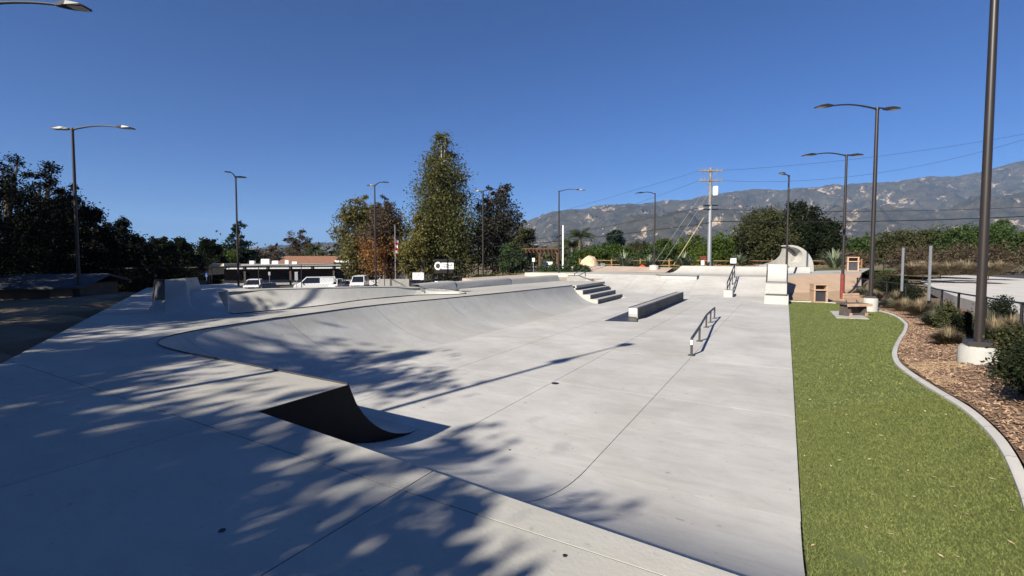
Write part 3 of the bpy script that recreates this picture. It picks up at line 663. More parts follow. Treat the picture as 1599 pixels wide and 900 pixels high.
# ------------------------------------------------------------------ plants
def foliage(name, blobs, n, size, seed, m, clus=60, flat=.0, long=.55, spread=.3):
    r = np.random.RandomState(seed); B = np.array(blobs, float); wv = B[:, 3]*B[:, 4]*B[:, 5]; wv = wv**.7/np.sum(wv**.7)
    k = max(6, n//clus); bi = r.choice(len(B), k, p=wv); d = r.randn(k, 3); d /= np.linalg.norm(d, axis=1)[:, None]
    cc = B[bi, :3]+d*(r.rand(k)**(1/2.6))[:, None]*B[bi, 3:6]
    ci = r.randint(0, k, n); sg = B[bi, 3:6].mean(1)[ci]*spread*(.5+r.rand(k)[ci])
    p = cc[ci]+r.randn(n, 3)*sg[:, None]*np.array([1, 1, .75])
    nn = r.randn(n, 3); nn[:, 2] += flat; nn /= np.linalg.norm(nn, axis=1)[:, None]
    u = np.cross(nn, r.randn(n, 3)); u /= np.linalg.norm(u, axis=1)[:, None]; v = np.cross(nn, u); s = size*(.55+.8*r.rand(n))
    u *= s[:, None]/2; v *= (s*long/2)[:, None]
    V = np.stack([p-u, p+v-u*.1, p+u, p-v-u*.1], 1).reshape(-1, 3)
    return np_mesh(name, V, np.arange(n*4).reshape(-1, 4), m)
def lobes(H, rad, pro, k, seed, f0=.2, asp=1.0):
    r = random.Random(seed); out = []
    for i in range(k):
        f = f0+(1-f0)*(i+.5)/k; f = min(.985, max(f0, f+r.uniform(-.04, .04))); rr = pl(pro, f)*rad
        a = i*2.4+r.uniform(-.5, .5); q = rr*r.uniform(.30, .74); lr = max(.16*rad, rr*r.uniform(.36, .56))
        out.append((math.cos(a)*q, math.sin(a)*q, f*H-lr*.2, lr, lr, lr*asp*r.uniform(.7, 1.0)))
    return out
PRO = dict(round=[(0,.3),(.2,.75),(.5,1),(.8,.8),(1,.3)], tall=[(0,.85),(.15,1),(.3,.95),(.5,.84),(.7,.66),(.85,.46),(.95,.22),(1,.1)], cone=[(0,1),(.4,.9),(.7,.5),(1,.05)],
  spread=[(0,.6),(.3,1),(.7,.95),(1,.5)], up=[(0,.5),(.3,.9),(.6,1),(.85,.75),(1,.35)])
def tree(name, label, px, ytop, ybase, hw, dep, leaf, pro='round', k=14, n=9000, size=None, seed=1, f0=.25, bark=M_BARK, group=None, cat='tree', tr=.03, pos=None, H=None, rad=None, leaf2=None, clus=60, spread=.3, asp=1):
    if pos is None:
        pos = at_d(px, ybase, dep); H = (ybase-ytop)*dep/FPX; rad = hw*dep/FPX
    size = (size or dep*.0042)*(1.04 if cat == 'tree' else 1.0); n = int(n*1.75)
    t = thing(name, label, cat, pos, 0, group); r = random.Random(seed)
    k = int(k*1.4); L_ = lobes(H, rad, PRO[pro], k, seed, f0, asp)
    if leaf2:
        link('crown', foliage('crown', L_[:k//2], n//2, size, seed, LF[leaf], clus, spread=spread), t); link('crown', foliage('crown', L_[k//2:], n//2, size, seed+1, LF[leaf2], clus, spread=spread), t)
    else: link('crown', foliage('crown', L_, n, size, seed, LF[leaf], clus, spread=spread), t)
    tw_ = H*tr
    tm = MB().tube([(0,0,-.3),(r.uniform(-.1,.1)*rad*.3,0,H*.3),(r.uniform(-.1,.1)*rad*.5,r.uniform(-.1,.1)*rad,H*.6),(0,0,H*.86)], [tw_*1.25, tw_, tw_*.6, tw_*.15], 8)
    for b_ in L_[::2]:
        z0 = max(H*.15, b_[2]*.55); tm.tube([(0,0,z0),(b_[0]*.5,b_[1]*.5,(z0+b_[2])/2+.1*H*.2),(b_[0],b_[1],b_[2])], [tw_*.5, tw_*.3, tw_*.1], 5)
    tm.build('trunk', bark, t, True)
    return t
# dark row at the left
ORD = ['leftmost','second','third','fourth','fifth','sixth','seventh','eighth','ninth','tenth','eleventh','twelfth']
row = [(-45,225,505,62,21),(18,242,500,52,24),(72,254,496,42,27),(118,292,492,34,30),(152,328,488,28,33),(188,343,476,30,38),(222,372,468,24,46),(252,370,465,22,55),(286,372,460,24,62),(328,374,458,20,70)]
for i, (px, yt, yb, hw, d) in enumerate(row):
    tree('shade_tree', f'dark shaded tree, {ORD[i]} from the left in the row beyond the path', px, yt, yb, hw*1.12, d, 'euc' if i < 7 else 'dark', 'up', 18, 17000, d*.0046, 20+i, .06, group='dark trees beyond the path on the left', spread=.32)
for i, (px, yt, yb, hw, d) in enumerate([(30,375,500,60,30),(95,370,492,52,36),(165,392,476,40,44),(210,405,470,30,60)]):
    tree('understory_shrub', f'dark undergrowth shrub below the left trees, {ORD[i]} from the left', px, yt, yb, hw, d, 'dark', 'spread', 10, 6000, d*.005, 60+i, .05, group='undergrowth below the dark trees', cat='shrub')
# trees to the left and behind that only reach the picture through their shadows; the last ones added to cut sky fill
OFF = [(-25,12,11,4.0),(-22,6.5,10.5,3.8),(-19.5,1,11,3.6),(-16,-3.6,12.4,3.6),(-13.6,-7.2,11,3.2),(-10.9,-5.6,8.2,2.3),(-29,9,12.5,4),(-13.5,-1.5,7.0,2.4),(-16.2,5.0,8.0,2.7),(-17,-13,13,4.2),(-11,-17,13,4.2),(-24,-9,14,4.5)]
for i, (X, Y, H, rd) in enumerate(OFF):
    tree('shade_tree', f'tree left outside the frame shading the deck, {ORD[i] if i else "first"} from the far end', 0,0,0,0,0, 'euc', 'up', 15, 7600, .27, 90+i, .22, group='shade trees outside the frame', pos=C(X, Y, .6), H=H, rad=rd, clus=110, spread=.34)
tree('leafy_tree', 'young tree just behind the photographer casting the leafy shadow in the foreground', 0,0,0,0,0, 'oak', 'spread', 9, 2600, .2, 120, .45, pos=C(-6.6,-3.6,.9), H=5.3, rad=1.6, clus=40, spread=.42)
tree('conifer', 'dark pointed conifer behind the low brown building', 375, 345, 446, 40, 95, 'conifer', 'cone', 34, 9000, .42, 5, .08, asp=.5)
tree('green_tree', 'bright green rounded tree behind the cream canopy', 338, 385, 442, 30, 90, 'bright', 'spread', 10, 5000, .36, 6, .2)
tree('bare_tree', 'thin bare grey brown tree behind the tile roof', 468, 356, 425, 22, 120, 'brown', 'up', 12, 2600, .4, 7, .1, tr=.025)
tree('brown_shrub_tree', 'low brown tree between conifer and bare tree', 425, 385, 425, 24, 118, 'brown', 'spread', 8, 3000, .42, 8, .1)
tree('olive_tree', 'yellow green tree left of the orange tree', 560, 303, 437, 38, 78, 'olive', 'up', 18, 11000, .34, 9, .1, leaf2='olive')
tree('bare_crowned_tree', 'thin topped tree behind the orange tree', 598, 308, 437, 30, 86, 'brown', 'up', 14, 5000, .34, 19, .2)
tree('autumn_tree', 'orange brown autumn tree behind the parked cars', 602, 322, 440, 46, 70, 'orange', 'round', 20, 13000, .3, 10, .12, leaf2='brown')
tree('autumn_tree', 'small yellow tree by the flag, right of the orange tree', 636, 374, 440, 20, 66, 'sycy', 'round', 8, 3000, .28, 11, .15)
tree('sycamore', 'tallest green tree in the middle with a pointed top', 692, 208, 432, 54, 66, 'syc', 'tall', 62, 34000, .28, 12, .05, bark=M_BARKP, clus=34, spread=.45)
tree('sycamore', 'low yellow green side branches at the foot of the tallest tree', 660, 335, 434, 26, 62, 'sycy', 'round', 10, 5000, .28, 13, .12, bark=M_BARKP)
tree('dark_tree', 'dark purple brown tree right of the tallest tree', 775, 292, 432, 44, 68, 'darkb', 'up', 22, 13000, .3, 14, .08)
tree('olive_tree', 'grey green tree at the right end of the central group', 818, 345, 428, 22, 64, 'oak', 'round', 10, 5000, .28, 15, .1)
tree('oak_tree', 'low green tree under the dark tree beside the pergola', 800, 380, 430, 24, 58, 'hedge', 'spread', 8, 4000, .26, 16, .1)
# right side trees
tree('oak_tree', 'large oak with a leaning trunk behind the upper quarter', 1192, 330, 412, 44, 58, 'oak', 'spread', 20, 13000, .26, 31, .15, leaf2='oak')
tree('oak_tree', 'darker tall oak behind the wave sculpture', 1252, 316, 412, 40, 64, 'oakd', 'up', 20, 13000, .28, 32, .08)
tree('oak_tree', 'dark oak at the right end of the oak group', 1296, 340, 414, 24, 62, 'oakd', 'round', 12, 7000, .27, 33, .08)
tree('dark_conifer', 'small dark spiky conifer between palm and lamp', 960, 360, 400, 16, 90, 'conifer', 'round', 12, 4500, .34, 34, .1)
hb_ = [(930,388,414,30,62,'green'),(900,392,414,16,66,'hedge'),(968,384,412,26,66,'green'),(1000,380,412,24,70,'oak'),(1040,377,410,34,66,'green'),(1085,372,410,34,64,'bright'),(1130,368,410,32,62,'green'),(1010,392,412,20,60,'hedge'),(1150,375,410,26,66,'green')]
for i, (px, yt, yb, hw, d, lf) in enumerate(sorted(hb_)):
    tree('green_bush', f'rounded green bush behind the rail fence, {ORD[i]} from the left', px, yt, yb+3, hw, d, lf, 'spread', 12, 6000, .25, 40+i, .05, group='green bushes behind the rail fence', cat='bush')
rh = [(1345,372,404,28,62),(1400,365,404,34,60),(1452,362,402,34,62),(1505,356,402,38,58),(1558,352,402,40,56),(1612,362,404,40,54),(1690,350,404,50,54)]
for i, (px, yt, yb, hw, d) in enumerate(rh):
    tree('low_tree', f'flat topped green tree beyond the gravel lot, {ORD[i]} from the left', px, yt, yb+3, hw, d, ('pine','oak','oak','pine','pine','oak','pine')[i], 'spread', 18, 7500, .24, 130+i, .15, group='flat topped trees beyond the lot')
for i, (px, yt, yb, hw, d) in enumerate([(1430,395,410,60,52),(1530,392,408,60,50),(1330,396,412,30,56)]):
    tree('brush', f'dry grey brown brush below the low trees, {ORD[i]} from the left', px, yt, yb, hw, d, 'brown', 'spread', 9, 3500, .22, 150+i, .05, group='dry brush beyond the lot', cat='brush')
# distant wooded line
far_ = []
r = np.random.RandomState(5)
for i in range(70):
    px = -300+i*36+r.uniform(-14,14); d = r.uniform(150, 420)
    if 640 < px < 1750 or px < 640:
        p = at_d(px, 400+4*400/d*1.0, d); h = r.uniform(4, 8); far_.append((p.x, p.y, -1+h*.4, h*1.9, h*1.9, h*.6))
o = link('distant_woods', foliage('distant_woods', far_, 26000, 1.7, 9, LF['oak'], 80)); tag(o, 'hazy line of distant woods at the foot of the mountains', 'woods', kind='stuff')
# spiky and grassy plants
def tuft(name, label, pos, R_, H, n, m, group=None, cat='plant', wd=.012, seed=1, curve=.5, part='leaves'):
    t = thing(name, label, cat, pos, 0, group); r = np.random.RandomState(seed); a = r.rand(n)*6.283; q = r.rand(n)**.6; hh = H*(.55+.45*r.rand(n))*(1-curve*.5*q)
    b0 = np.stack([np.cos(a)*R_*.18*r.rand(n), np.sin(a)*R_*.18*r.rand(n), np.zeros(n)-.03], 1); d = np.stack([np.cos(a), np.sin(a), np.zeros(n)], 1)
    mid = b0+d*(R_*.5*q)[:, None]+np.array([0,0,1])*(hh*.65)[:, None]; tip = b0+d*(R_*q)[:, None]+np.array([0,0,1])*(hh*(1-.35*curve*q))[:, None]
    s = np.stack([-np.sin(a), np.cos(a), np.zeros(n)], 1)*wd
    V = np.stack([b0-s*.7, b0+s*.7, mid+s, mid-s, tip], 1).reshape(-1, 3); i0 = np.arange(n)*5
    F = np.concatenate([np.stack([i0, i0+1, i0+2], 1), np.stack([i0, i0+2, i0+3], 1), np.stack([i0+3, i0+2, i0+4], 1)])
    link(part, np_mesh(part, V, F, m), t); return t
for i, (px, py, d, sc) in enumerate([(975,414,52,1.25),(1015,414,52,.9),(1068,414,50,1.1),(1153,411,50,.95),(1303,416,44,1.3)]):
    tuft('agave', f'pale spiky agave rosette by the rail fence, {ORD[i]} from the left', at_d(px, py+2, d), 1.5*sc, 1.9*sc, 130, LF['agave'], 'agaves along the rail fence', wd=.07, seed=i, curve=.9)
def palm(label, px, ytop, ybase, d, fr, seed):
    pos = at_d(px, ybase, d); H = (ybase-ytop)*d/FPX*.72; t = thing('palm_tree', label, 'palm', pos); r = random.Random(seed)
    MB().tube([(0,0,-.3),(0,0,H*.5),(.1,0,H)], [.26,.22,.2], 9).build('trunk', M_BARK, t, True)
    V = []; F = []
    for k in range(34):
        a = k*2.4; el = r.uniform(-.5, 1.3); L_ = fr*r.uniform(.8, 1.1); prev = None; dx, dy = math.cos(a), math.sin(a)
        for j in range(10):
            s = j/9; rr = L_*s*math.cos(el*(1-.2*s)); z = H+L_*(math.sin(el)*s-.55*s*s); c_ = Vector((dx*rr+.1, dy*rr, z)); sd_ = Vector((-dy, dx, 0))
            if j:
                wdt = L_*.22*math.sin(math.pi*min(1, s*.9+.1))
                for sg in (-1, 1):
                    for q in (0, .5):
                        pz = prev.lerp(c_, q); tip = pz+sd_*sg*wdt+Vector((dx*.12*L_, dy*.12*L_, -wdt*.55)); o_ = len(V); V += [pz-Vector((dx, dy, 0))*.04, pz+Vector((dx, dy, 0))*.07, tip]; F.append((o_, o_+1, o_+2))
            prev = c_
    link('fronds', np_mesh('fronds', np.array([tuple(v) for v in V]), np.array(F), LF['palm']), t)
palm('small yellowish palm behind the tile roof', 492, 374, 425, 105, 3.0, 1)
palm('feathery palm to the right of the pergola', 905, 352, 412, 66, 2.7, 2)
palm('shorter palm partly hidden left of the feathery palm', 893, 372, 412, 72, 2.2, 3)
palm('distant palm left of the utility pole', 1093, 364, 405, 120, 2.2, 4)
palm('distant palm right of the utility pole', 1122, 366, 405, 120, 2.2, 5)
# planting bed shrubs on the right
sh = [(1398,462,1,.8,'dark',3600,.10,'tall dark shrub behind the bench'),(1380,455,.8,1.25,'oak',2600,.09,'upright leafy shrub beside the lamp behind the bench'),(1425,478,.7,.75,'oakd',2200,.08,'dark green shrub left of the pale fence post'),
      (1478,516,.42,.62,'oak',2600,.06,'green shrub standing left of the nearest lamp post'),(1503,535,.25,.6,'dark',1800,.05,'dark leaning shrub close to the nearest lamp post'),(1604,598,.42,.62,'oak',4200,.05,'dense dark bush at the right edge beside the lamp base'),
      (1650,640,.5,.7,'oakd',4200,.05,'dark bush cut off by the right edge of the picture'),(1560,505,.6,.7,'oakd',2200,.07,'dark shrub behind the nearest lamp post at the fence'),(1360,440,.9,.8,'oakd',2200,.1,'dark shrub between the two double lamps')]
for i, (px, py, rd, H, lf, n, sz, lab) in enumerate(sh):
    p = hit(px, py, z_right); tree('bed_shrub', lab, 0,0,0,0,0, lf, 'spread', 9, n, sz, 200+i, .12, pos=p, H=H*1.25, rad=rd, cat='shrub', group='shrubs in the planting bed', tr=.02, clus=30, spread=.38)
gr = [(1445,488,.8,.8,'straw','broad straw tuft at the foot of the taller pale post'),(1465,497,.7,.75,'grey','grey tuft against the low fence left of the green shrub'),(1495,515,.6,.7,'straw','straw tuft against the fence behind the green shrub'),(1540,512,.6,.7,'grey','grey tuft at the fence behind the nearest lamp post'),(1400,476,.8,.85,'straw','tall straw tuft under the shorter pale post'),(1580,520,.6,.6,'straw','straw tuft at the fence near the right edge'),(1330,458,.9,.9,'grey','silver grey grass clump behind the litter bin'),(1345,466,.8,.8,'grey','silver grey clump behind the bench'),(1365,470,.7,.75,'straw','straw coloured grass tuft right of the bench'),(1300,452,.7,.6,'hedge','low green plant by the litter bin'),
      (1412,488,.75,.75,'straw','dry straw tuft on the mulch left of the pale post'),(1435,496,.7,.85,'straw','tall dry straw tuft before the low fence'),(1460,512,.6,.7,'grey','grey dry tuft left of the green shrub'),(1515,535,.6,.8,'grey','pale dry grass tuft just left of the lamp base'),
      (1552,535,.6,.75,'straw','pale dry tuft behind the lamp base on the right'),(1480,540,.45,.5,'straw','small straw tuft between two dark shrubs'),(1390,482,.6,.6,'grey','small grey tuft under the tall dark shrub'),(1320,445,.8,.7,'grey','far grey clump on the tan slope')]
for i, (px, py, R_, H, lf, lab) in enumerate(gr):
    tuft('grass_tuft', lab, hit(px, py, z_right), R_, H*1.15, 1500, LF[lf], 'grass tufts in the planting bed', wd=.008, seed=300+i, curve=.8, part='blades')
for i, (px, d) in enumerate([(1455,36),(1480,34),(1510,36),(1538,33),(1560,38),(1425,34),(1440,40),(1500,40)]):
    tuft('dry_grass', f'dry straw grass clump at the far lot edge, {ORD[i]} of the row', at_d(px, 425+ (40-d)*.8, d), 1.6, 1.3, 900, LF['straw'], 'dry grass at the edge of the lot', wd=.02, seed=340+i, curve=.8, part='blades')

# ------------------------------------------------------------------ street and park furniture
def litter_bin(label, pos, rz, sc=1):
    t = thing('litter_bin', label, 'litter bin', pos, rz, 'tan litter bins'); t.scale = (sc,)*3
    for x in (-.31,.31): MB().box((x,0,.5), (.09,.6,1.0)).build('corner_panel', M_TAN, t, False, .01)
    MB().box((0,.04,.34), (.53,.5,.66)).build('door', M_STEEL, t)
    MB().box((0,0,.715), (.76,.66,.07)).build('shelf', M_TAN, t, False, .01)
    MB().box((0,.2,.86), (.53,.2,.22)).build('back_panel', mat('bin_inside', (.10,.065,.045), .8), t)
    MB().box((0,0,1.02), (.74,.64,.07)).build('lid', M_TAN, t, False, .012)
    MB().box((0,0,.04), (.62,.56,.07)).build('base', M_TAN, t)
    return t
p = at_d(1278,472.5,25.3); litter_bin('tan litter bin with a black door on the gravel behind the turf', p, YAW*.6, .95)
p = at_d(1331,424,38); litter_bin('further tan litter bin up on the path beside the red footed lamp', p, YAW-.5, 1.1)
bp_ = struct('bench_pad'); 
Pd = [hit(a, b, z_right) for a, b in ((1296,487),(1334,487),(1357,499.5),(1306,497.5))]
MB().prism([(q.x, q.y) for q in Pd], -.2, lambda x, y: z_right(x, y)+.035).build('slab', M_KERB, bp_)
bz = hit(1332, 494, z_right); ben = thing('park_bench', 'angled bench with dark planks, tan edges and a low backrest on a concrete pad', 'bench', bz, YAW+.12)
for k in range(4): MB().box((.0,-.22+.15*k,.50+.0*k), (1.02,.14,.05)).build('seat_plank', M_DRKW, ben, False, .006)
MB().box((0,-.31,.475), (1.06,.05,.11)).build('front_edge', M_TANW, ben, False, .006)
for x in (-.34,.34):
    MB().slabpoly([(-.25,0),(.28,0),(.22,.46),(-.20,.46)], (x-.05,0,.02), (0,1,0), (0,0,1), (1,0,0), .10).build('support', M_DRKW, ben)
    MB().box((x,-.27,.08), (.12,.05,.16), 0, .3).build('foot', M_TANW, ben)
MB().slabpoly([(-.3,0),(.3,0),(.24,.36),(-.24,.36)], (0,.0,.06), (1,0,0), (0,0,1), (0,1,0), .08).build('end_panel', M_DRKW, ben)
for k in range(3):
    o_ = MB().box((.36,.52,.62+.105*k), (.72,.05,.095)).build('back_plank', M_TANW, ben, False, .006); 
for x in (.12,.6): MB().tube([(x,.30,.42),(x,.50,.55),(x,.56,.92)], .02, 6).build('back_bracket', M_BLACK, ben)
# wave sculpture
wc = at_d(1240, 426, 39); wv = thing('wave_sculpture', 'curling grey concrete wave sculpture on the upper deck', 'sculpture', wc, YAW)
S = 39/FPX
def wp(px, py): return ((px-1240)*S, (426-py)*S)
def arc(cx, cy, rx, ry, a0, a1, n): return [wp(cx+rx*math.cos(R(a0+(a1-a0)*k/n)), cy-ry*math.sin(R(a0+(a1-a0)*k/n))) for k in range(n+1)]
curl = [wp(1271,426)]+arc(1233,420,37.5,37,0,90,16)+[wp(1231.5,384.5)]+arc(1233,400,20,14,88,-50,14)+[wp(1240,411.6),wp(1236,412),wp(1236,426)]
MB().slabpoly(curl, (0,0,0), (1,0,0), (0,0,1), (0,1,0), 1.25).build('curl', M_KERB, wv)
fin = [wp(1194,426),wp(1194,414.8),wp(1206,413.2),wp(1217,410),wp(1226,405.5),wp(1232,399.5),wp(1235,392),wp(1235.5,387),wp(1240,387),wp(1254,398),wp(1254,412),wp(1246,426)]
MB().slabpoly(fin, (0,.95,0), (1,0,0), (0,0,1), (0,1,0), .5).build('ramp', M_OLD, wv)  # darker concrete puts the shade of the hollow into the colour
MB().slabpoly([wp(1194,426),wp(1194,414.8),wp(1206,413.6),wp(1222,412.4),wp(1237,412),wp(1237,426)], (0,.2,0), (1,0,0), (0,0,1), (0,1,0), 1.1).build('ramp_floor', M_KERB, wv)
# utility pole
up = thing('utility_pole', 'tall grey utility pole with two crossarms and a white transformer', 'utility pole', at_d(1107,415,50), YAW)
ph = at_d(1107,262,50).z-up.location.z
MB().tube([(0,0,-.5),(0,0,ph*.6),(0,0,ph)], [.21,.17,.13], 10).build('pole', M_POLE, up, True)
MB().tube([(.02,-.03,-.3),(.02,-.03,ph*.62)], [.232,.19], 10).build('sleeve', M_GALV, up, True)
for zz, ln in ((ph-.35,2.4),(ph-1.35,2.4)):
    for dy in (-.16,.16): MB().box((0,dy,zz), (ln,.09,.12)).build('crossarm', M_POLE, up)
    for k in range(6): MB().lathe([(.05,0),(.06,.08),(.035,.12),(.055,.2),(0,.24)], ((k-2.5)*ln/5.6,-.16,zz+.06), 8).build('insulator', M_POLE, up)
    MB().tube([(-ln*.35,-.14,zz),(0,-.1,zz-.7)], .025, 5).build('brace', M_POLE, up); MB().tube([(ln*.35,-.14,zz),(0,-.1,zz-.7)], .025, 5).build('brace', M_POLE, up)
MB().lathe([(0,0),(.26,0),(.28,.1),(.28,.85),(.2,.95),(0,.97)], (.52,-.1,ph-2.9), 12).build('transformer', M_WHITE, up, True)
for zz in (ph*.615, ph*.575): MB().box((0,-.15,zz), (1.5,.1,.13)).build('lower_crossarm', M_BLACK, up)
U = up.matrix_basis if up.matrix_basis else Matrix()
U = Matrix.Translation(up.location) @ Matrix.Rotation(YAW, 4, 'Z')
M_WIRE = mat('wire', (.012,.012,.013), .6)
def wire(label, a, b, sag, r=.012, m=M_WIRE):
    pts = [a.lerp(b, k/16)-Vector((0,0,sag*4*(k/16)*(1-k/16))) for k in range(17)]
    tag(MB().tube(pts, r, 5).build('power_line', m), label, 'cable', 'cables of the utility pole')
wire('thin cable from the top crossarm of the pole towards the far left', U @ Vector((-1.1,0,ph-.3)), at_d(640,385,160), 1)
wire('second cable from the pole, just below the upper crossarm, leading left', U @ Vector((-1.1,0,ph-1.3)), at_d(880,352,75), .3)
wire('thin cable from the top crossarm rising off to the right', U @ Vector((1.1,0,ph-.3)), at_d(1700,190,48), .7)
wire('thin cable from the second crossarm leading right above the oaks', U @ Vector((1.1,0,ph-1.35)), at_d(1640,205,46), 1.6)
wire('upper dark cable crossing the mountains to the left of the pole', U @ Vector((0,-.2,ph*.615)), at_d(600,405,80), .7, .03)
wire('thick lower cable sagging across the mountains on the left', U @ Vector((0,-.2,ph*.44)), at_d(560,392,80), .9, .05)
wire('lower dark cable running right from the pole past the oaks', U @ Vector((0,-.2,ph*.455)), at_d(1680,334,46), .35, .045)
wire('upper dark cable running right from the pole past the oaks', U @ Vector((0,-.2,ph*.575)), at_d(1680,320,46), .4, .025)
wire('steep guy wire from the pole top to the rail fence', U @ Vector((-.1,0,ph-1.6)), at_d(1020,413,47), 0, .018, M_GALV)
wire('second guy wire beside the first below the crossarms', U @ Vector((-.1,0,ph-2.6)), at_d(1034,413,47), 0, .018, M_GALV)
tag(MB().tube([at_d(1052,414,47), at_d(1099,340,49.4)], .035, 6).build('guy_guard', mat('yellow_guard', (.36,.30,.18), .6)), 'yellowish guard tube on the guy wire leaning to the utility pole', 'guard')
# split rail fence
rf = thing('rail_fence', 'brown wooden split rail fence along the back of the park', 'fence', at_d(1040,418,48))
pf = [at_d(x, 419, d) for x, d in ((905,57),(955,55),(1000,53),(1045,51),(1100,50.5),(1150,50),(1205,49.5),(1260,49),(1310,48.5),(1345,48))]
for q in pf: q.z = .95
for i, q in enumerate(pf):
    on(MB().tube([q-Vector((0,0,.3)), q+Vector((0,0,1.25))], .085, 6).build('post', M_WOODF), rf)
    if i+1 < len(pf):
        for zz in (.55, 1.05): on(MB().tube([q+Vector((0,0,zz)), pf[i+1]+Vector((0,0,zz-.03))], .055, 6).build('rail', M_WOODF), rf)
# black mesh fences
def mesh_fence(label, pts, H, step, name='mesh_fence', r=.03, cell=.16, wr=.0035, low=False):
    t = thing(name, label, 'fence', pts[0]); P_ = []
    for a, b in zip(pts, pts[1:]):
        n_ = max(1, round((b-a).length/step)); P_ += [a.lerp(b, k/n_) for k in range(n_)]
    P_.append(pts[-1])
    for i, q in enumerate(P_):
        on(MB().tube([q-Vector((0,0,.3)), q+Vector((0,0,H))], r, 6).build('post', M_BLACK), t)
        if i+1 < len(P_):
            b = P_[i+1]; on(MB().tube([q+Vector((0,0,H-.03)), b+Vector((0,0,H-.03))], r*.75, 6).build('top_rail', M_BLACK), t)
            m_ = MB(); L_ = (b-q).length; d = (b-q)/L_; c_ = -H
            while c_ < L_:
                for sg in (0, 1):
                    s0, s1 = max(0, c_), min(L_, c_+H); z0, z1 = s0-c_, s1-c_
                    if s1-s0 > .02:
                        if sg: z0, z1 = H-z0, H-z1
                        A_ = q+d*s0+Vector((0,0,z0*.97+.03)); B_ = q+d*s1+Vector((0,0,z1*.97+.03)); m_.add([A_-Vector((0,0,wr)), A_+Vector((0,0,wr)), B_+Vector((0,0,wr)), B_-Vector((0,0,wr))], [(0,1,2,3)])
                c_ += cell
            on(m_.build('chain_link', M_BLACK), t)
    return t
def gp(px, d, z): q = at_d(px, 400, d); q.z = z; return q
mesh_fence('tall black chain link fence behind the back wall before the car park', [gp(150,31,-.3), gp(330,31,-.2), gp(470,34,-.1), gp(600,38,0), gp(720,42,.1), gp(795,47,.6), gp(830,52,.7)], 2.0, 3.4, cell=.24, wr=.004)
mesh_fence('low black mesh fence between the planting bed and the gravel lot', [gp(1340,27,.15), gp(1452,19.4,.12), gp(1500,15.6,.18), gp(1600,11.6,.25), gp(1800,8,.3)], 1.12, 2.2, r=.035, cell=.09, wr=.002)
mesh_fence('far black mesh fence at the back edge of the gravel lot', [gp(1380,36,.55), gp(1470,40,.55), gp(1545,38,.55)], 1.4, 3.5, cell=.2)
for px, yt, yb, d, lab in ((1408,387,455,21,'shorter pale square post sticking up from the bed shrubs'),(1450,384,470,19,'taller pale square post at the corner of the low fence')):
    q = at_d(px, yb, d); tag(MB().box((q.x, q.y, (q.z+at_d(px,yt,d).z)/2), (.07,.07,at_d(px,yt,d).z-q.z), YAW).build('fence_post', M_GALV, None, False, .008), lab, 'post', 'pale square posts')
for px, yt, yb, d, lab in ((1508,369,408,58,'thin pale post beyond the gravel lot left of the nearest lamp'),(1570,392,412,58,'thin pale post beyond the road at the right')):
    q = at_d(px, yb, d); tag(MB().tube([q, Vector((q.x, q.y, at_d(px,yt,d).z))], .1, 6).build('marker_post', M_POLE), lab, 'post', 'thin pale posts')
# hand rail at the small back stair
hr = thing('hand_rail', 'black handrail of the small stair behind the flat', 'rail', at_d(893,434,34))
for a, b in (((897,428),(912,419)), ((912,419),(914,419)), ((914,419),(914,432)), ((897,428),(897,436)), ((914,425),(899,433))):
    on(MB().tube([at_d(*a, 36), at_d(*b, 36)], .03, 6).build('bar', M_BLACK), hr)
# clipped hedges
for px, yt, yb, hw, d, lab in ((868,413,433,25,44,'clipped box hedge by the pergola lamp'),(908,414,430,10,44,'short clipped hedge end next to the hand rail'),(775,428,438,36,50,'long low clipped hedge behind the back wall')):
    q = at_d(px, yb, d); H = (yb-yt)*d/FPX; W = hw*d/FPX; t = thing('clipped_hedge', lab, 'hedge', q, YAW, 'clipped hedges')
    bl = [((k-2.5)*W/3, 0, H*.45, W*.22, .6, H*.5) for k in range(6)]
    link('crown', foliage('crown', bl, 5200, .16, int(px), LF['hedge'], 40, spread=.28), t); MB().tube([(0,0,-.2),(0,0,H*.5)], [.08,.03], 6).build('trunk', M_BARK, t)
# pergola
pg = thing('pergola', 'brown wooden pergola with a slatted roof behind the park', 'pergola', at_d(840,424,60), YAW)
for x in (-2.3,0.1,2.3):
    for y in (-1.4,1.4): MB().box((x,y,1.2), (.24,.24,2.5)).build('post', M_WOODB, pg)
for y in (-1.4,1.4): MB().box((0,y,2.5), (5.4,.16,.26)).build('beam', M_WOODB, pg)
for k in range(12): MB().box((-2.5+k*.455,0,2.74), (.1,3.8,.2)).build('rafter', M_WOODB, pg)
for k in range(9): MB().box((0,-1.7+k*.42,2.88), (5.5,.07,.07)).build('slat', M_WOODB, pg)
tb = thing('picnic_table', 'brown picnic table standing under the pergola', 'table', at_d(838,424,60), YAW)
MB().box((0,0,.74), (1.8,.8,.07)).build('table_top', M_WOODB, tb)
for y in (-.7,.7): MB().box((0,y,.44), (1.8,.28,.05)).build('seat', M_WOODB, tb)
for x in (-.6,.6): MB().box((x,0,.37), (.1,1.3,.7), 0, .3).build('leg', M_WOODB, tb)
q = at_d(854,418,66); tag(MB().box((q.x,q.y,q.z+.35), (1.7,.9,.9), YAW, .12).build('storage_box', M_WHITE, None, False, .04), 'white covered box standing behind the pergola', 'box')
q = at_d(879,420,44); tag(MB().tube([q-Vector((0,0,.4)), Vector((q.x,q.y,at_d(879,352,44).z))], [.09,.06], 8).build('white_pole', M_WHITE), 'slim white pole beside the pergola lamp', 'pole')
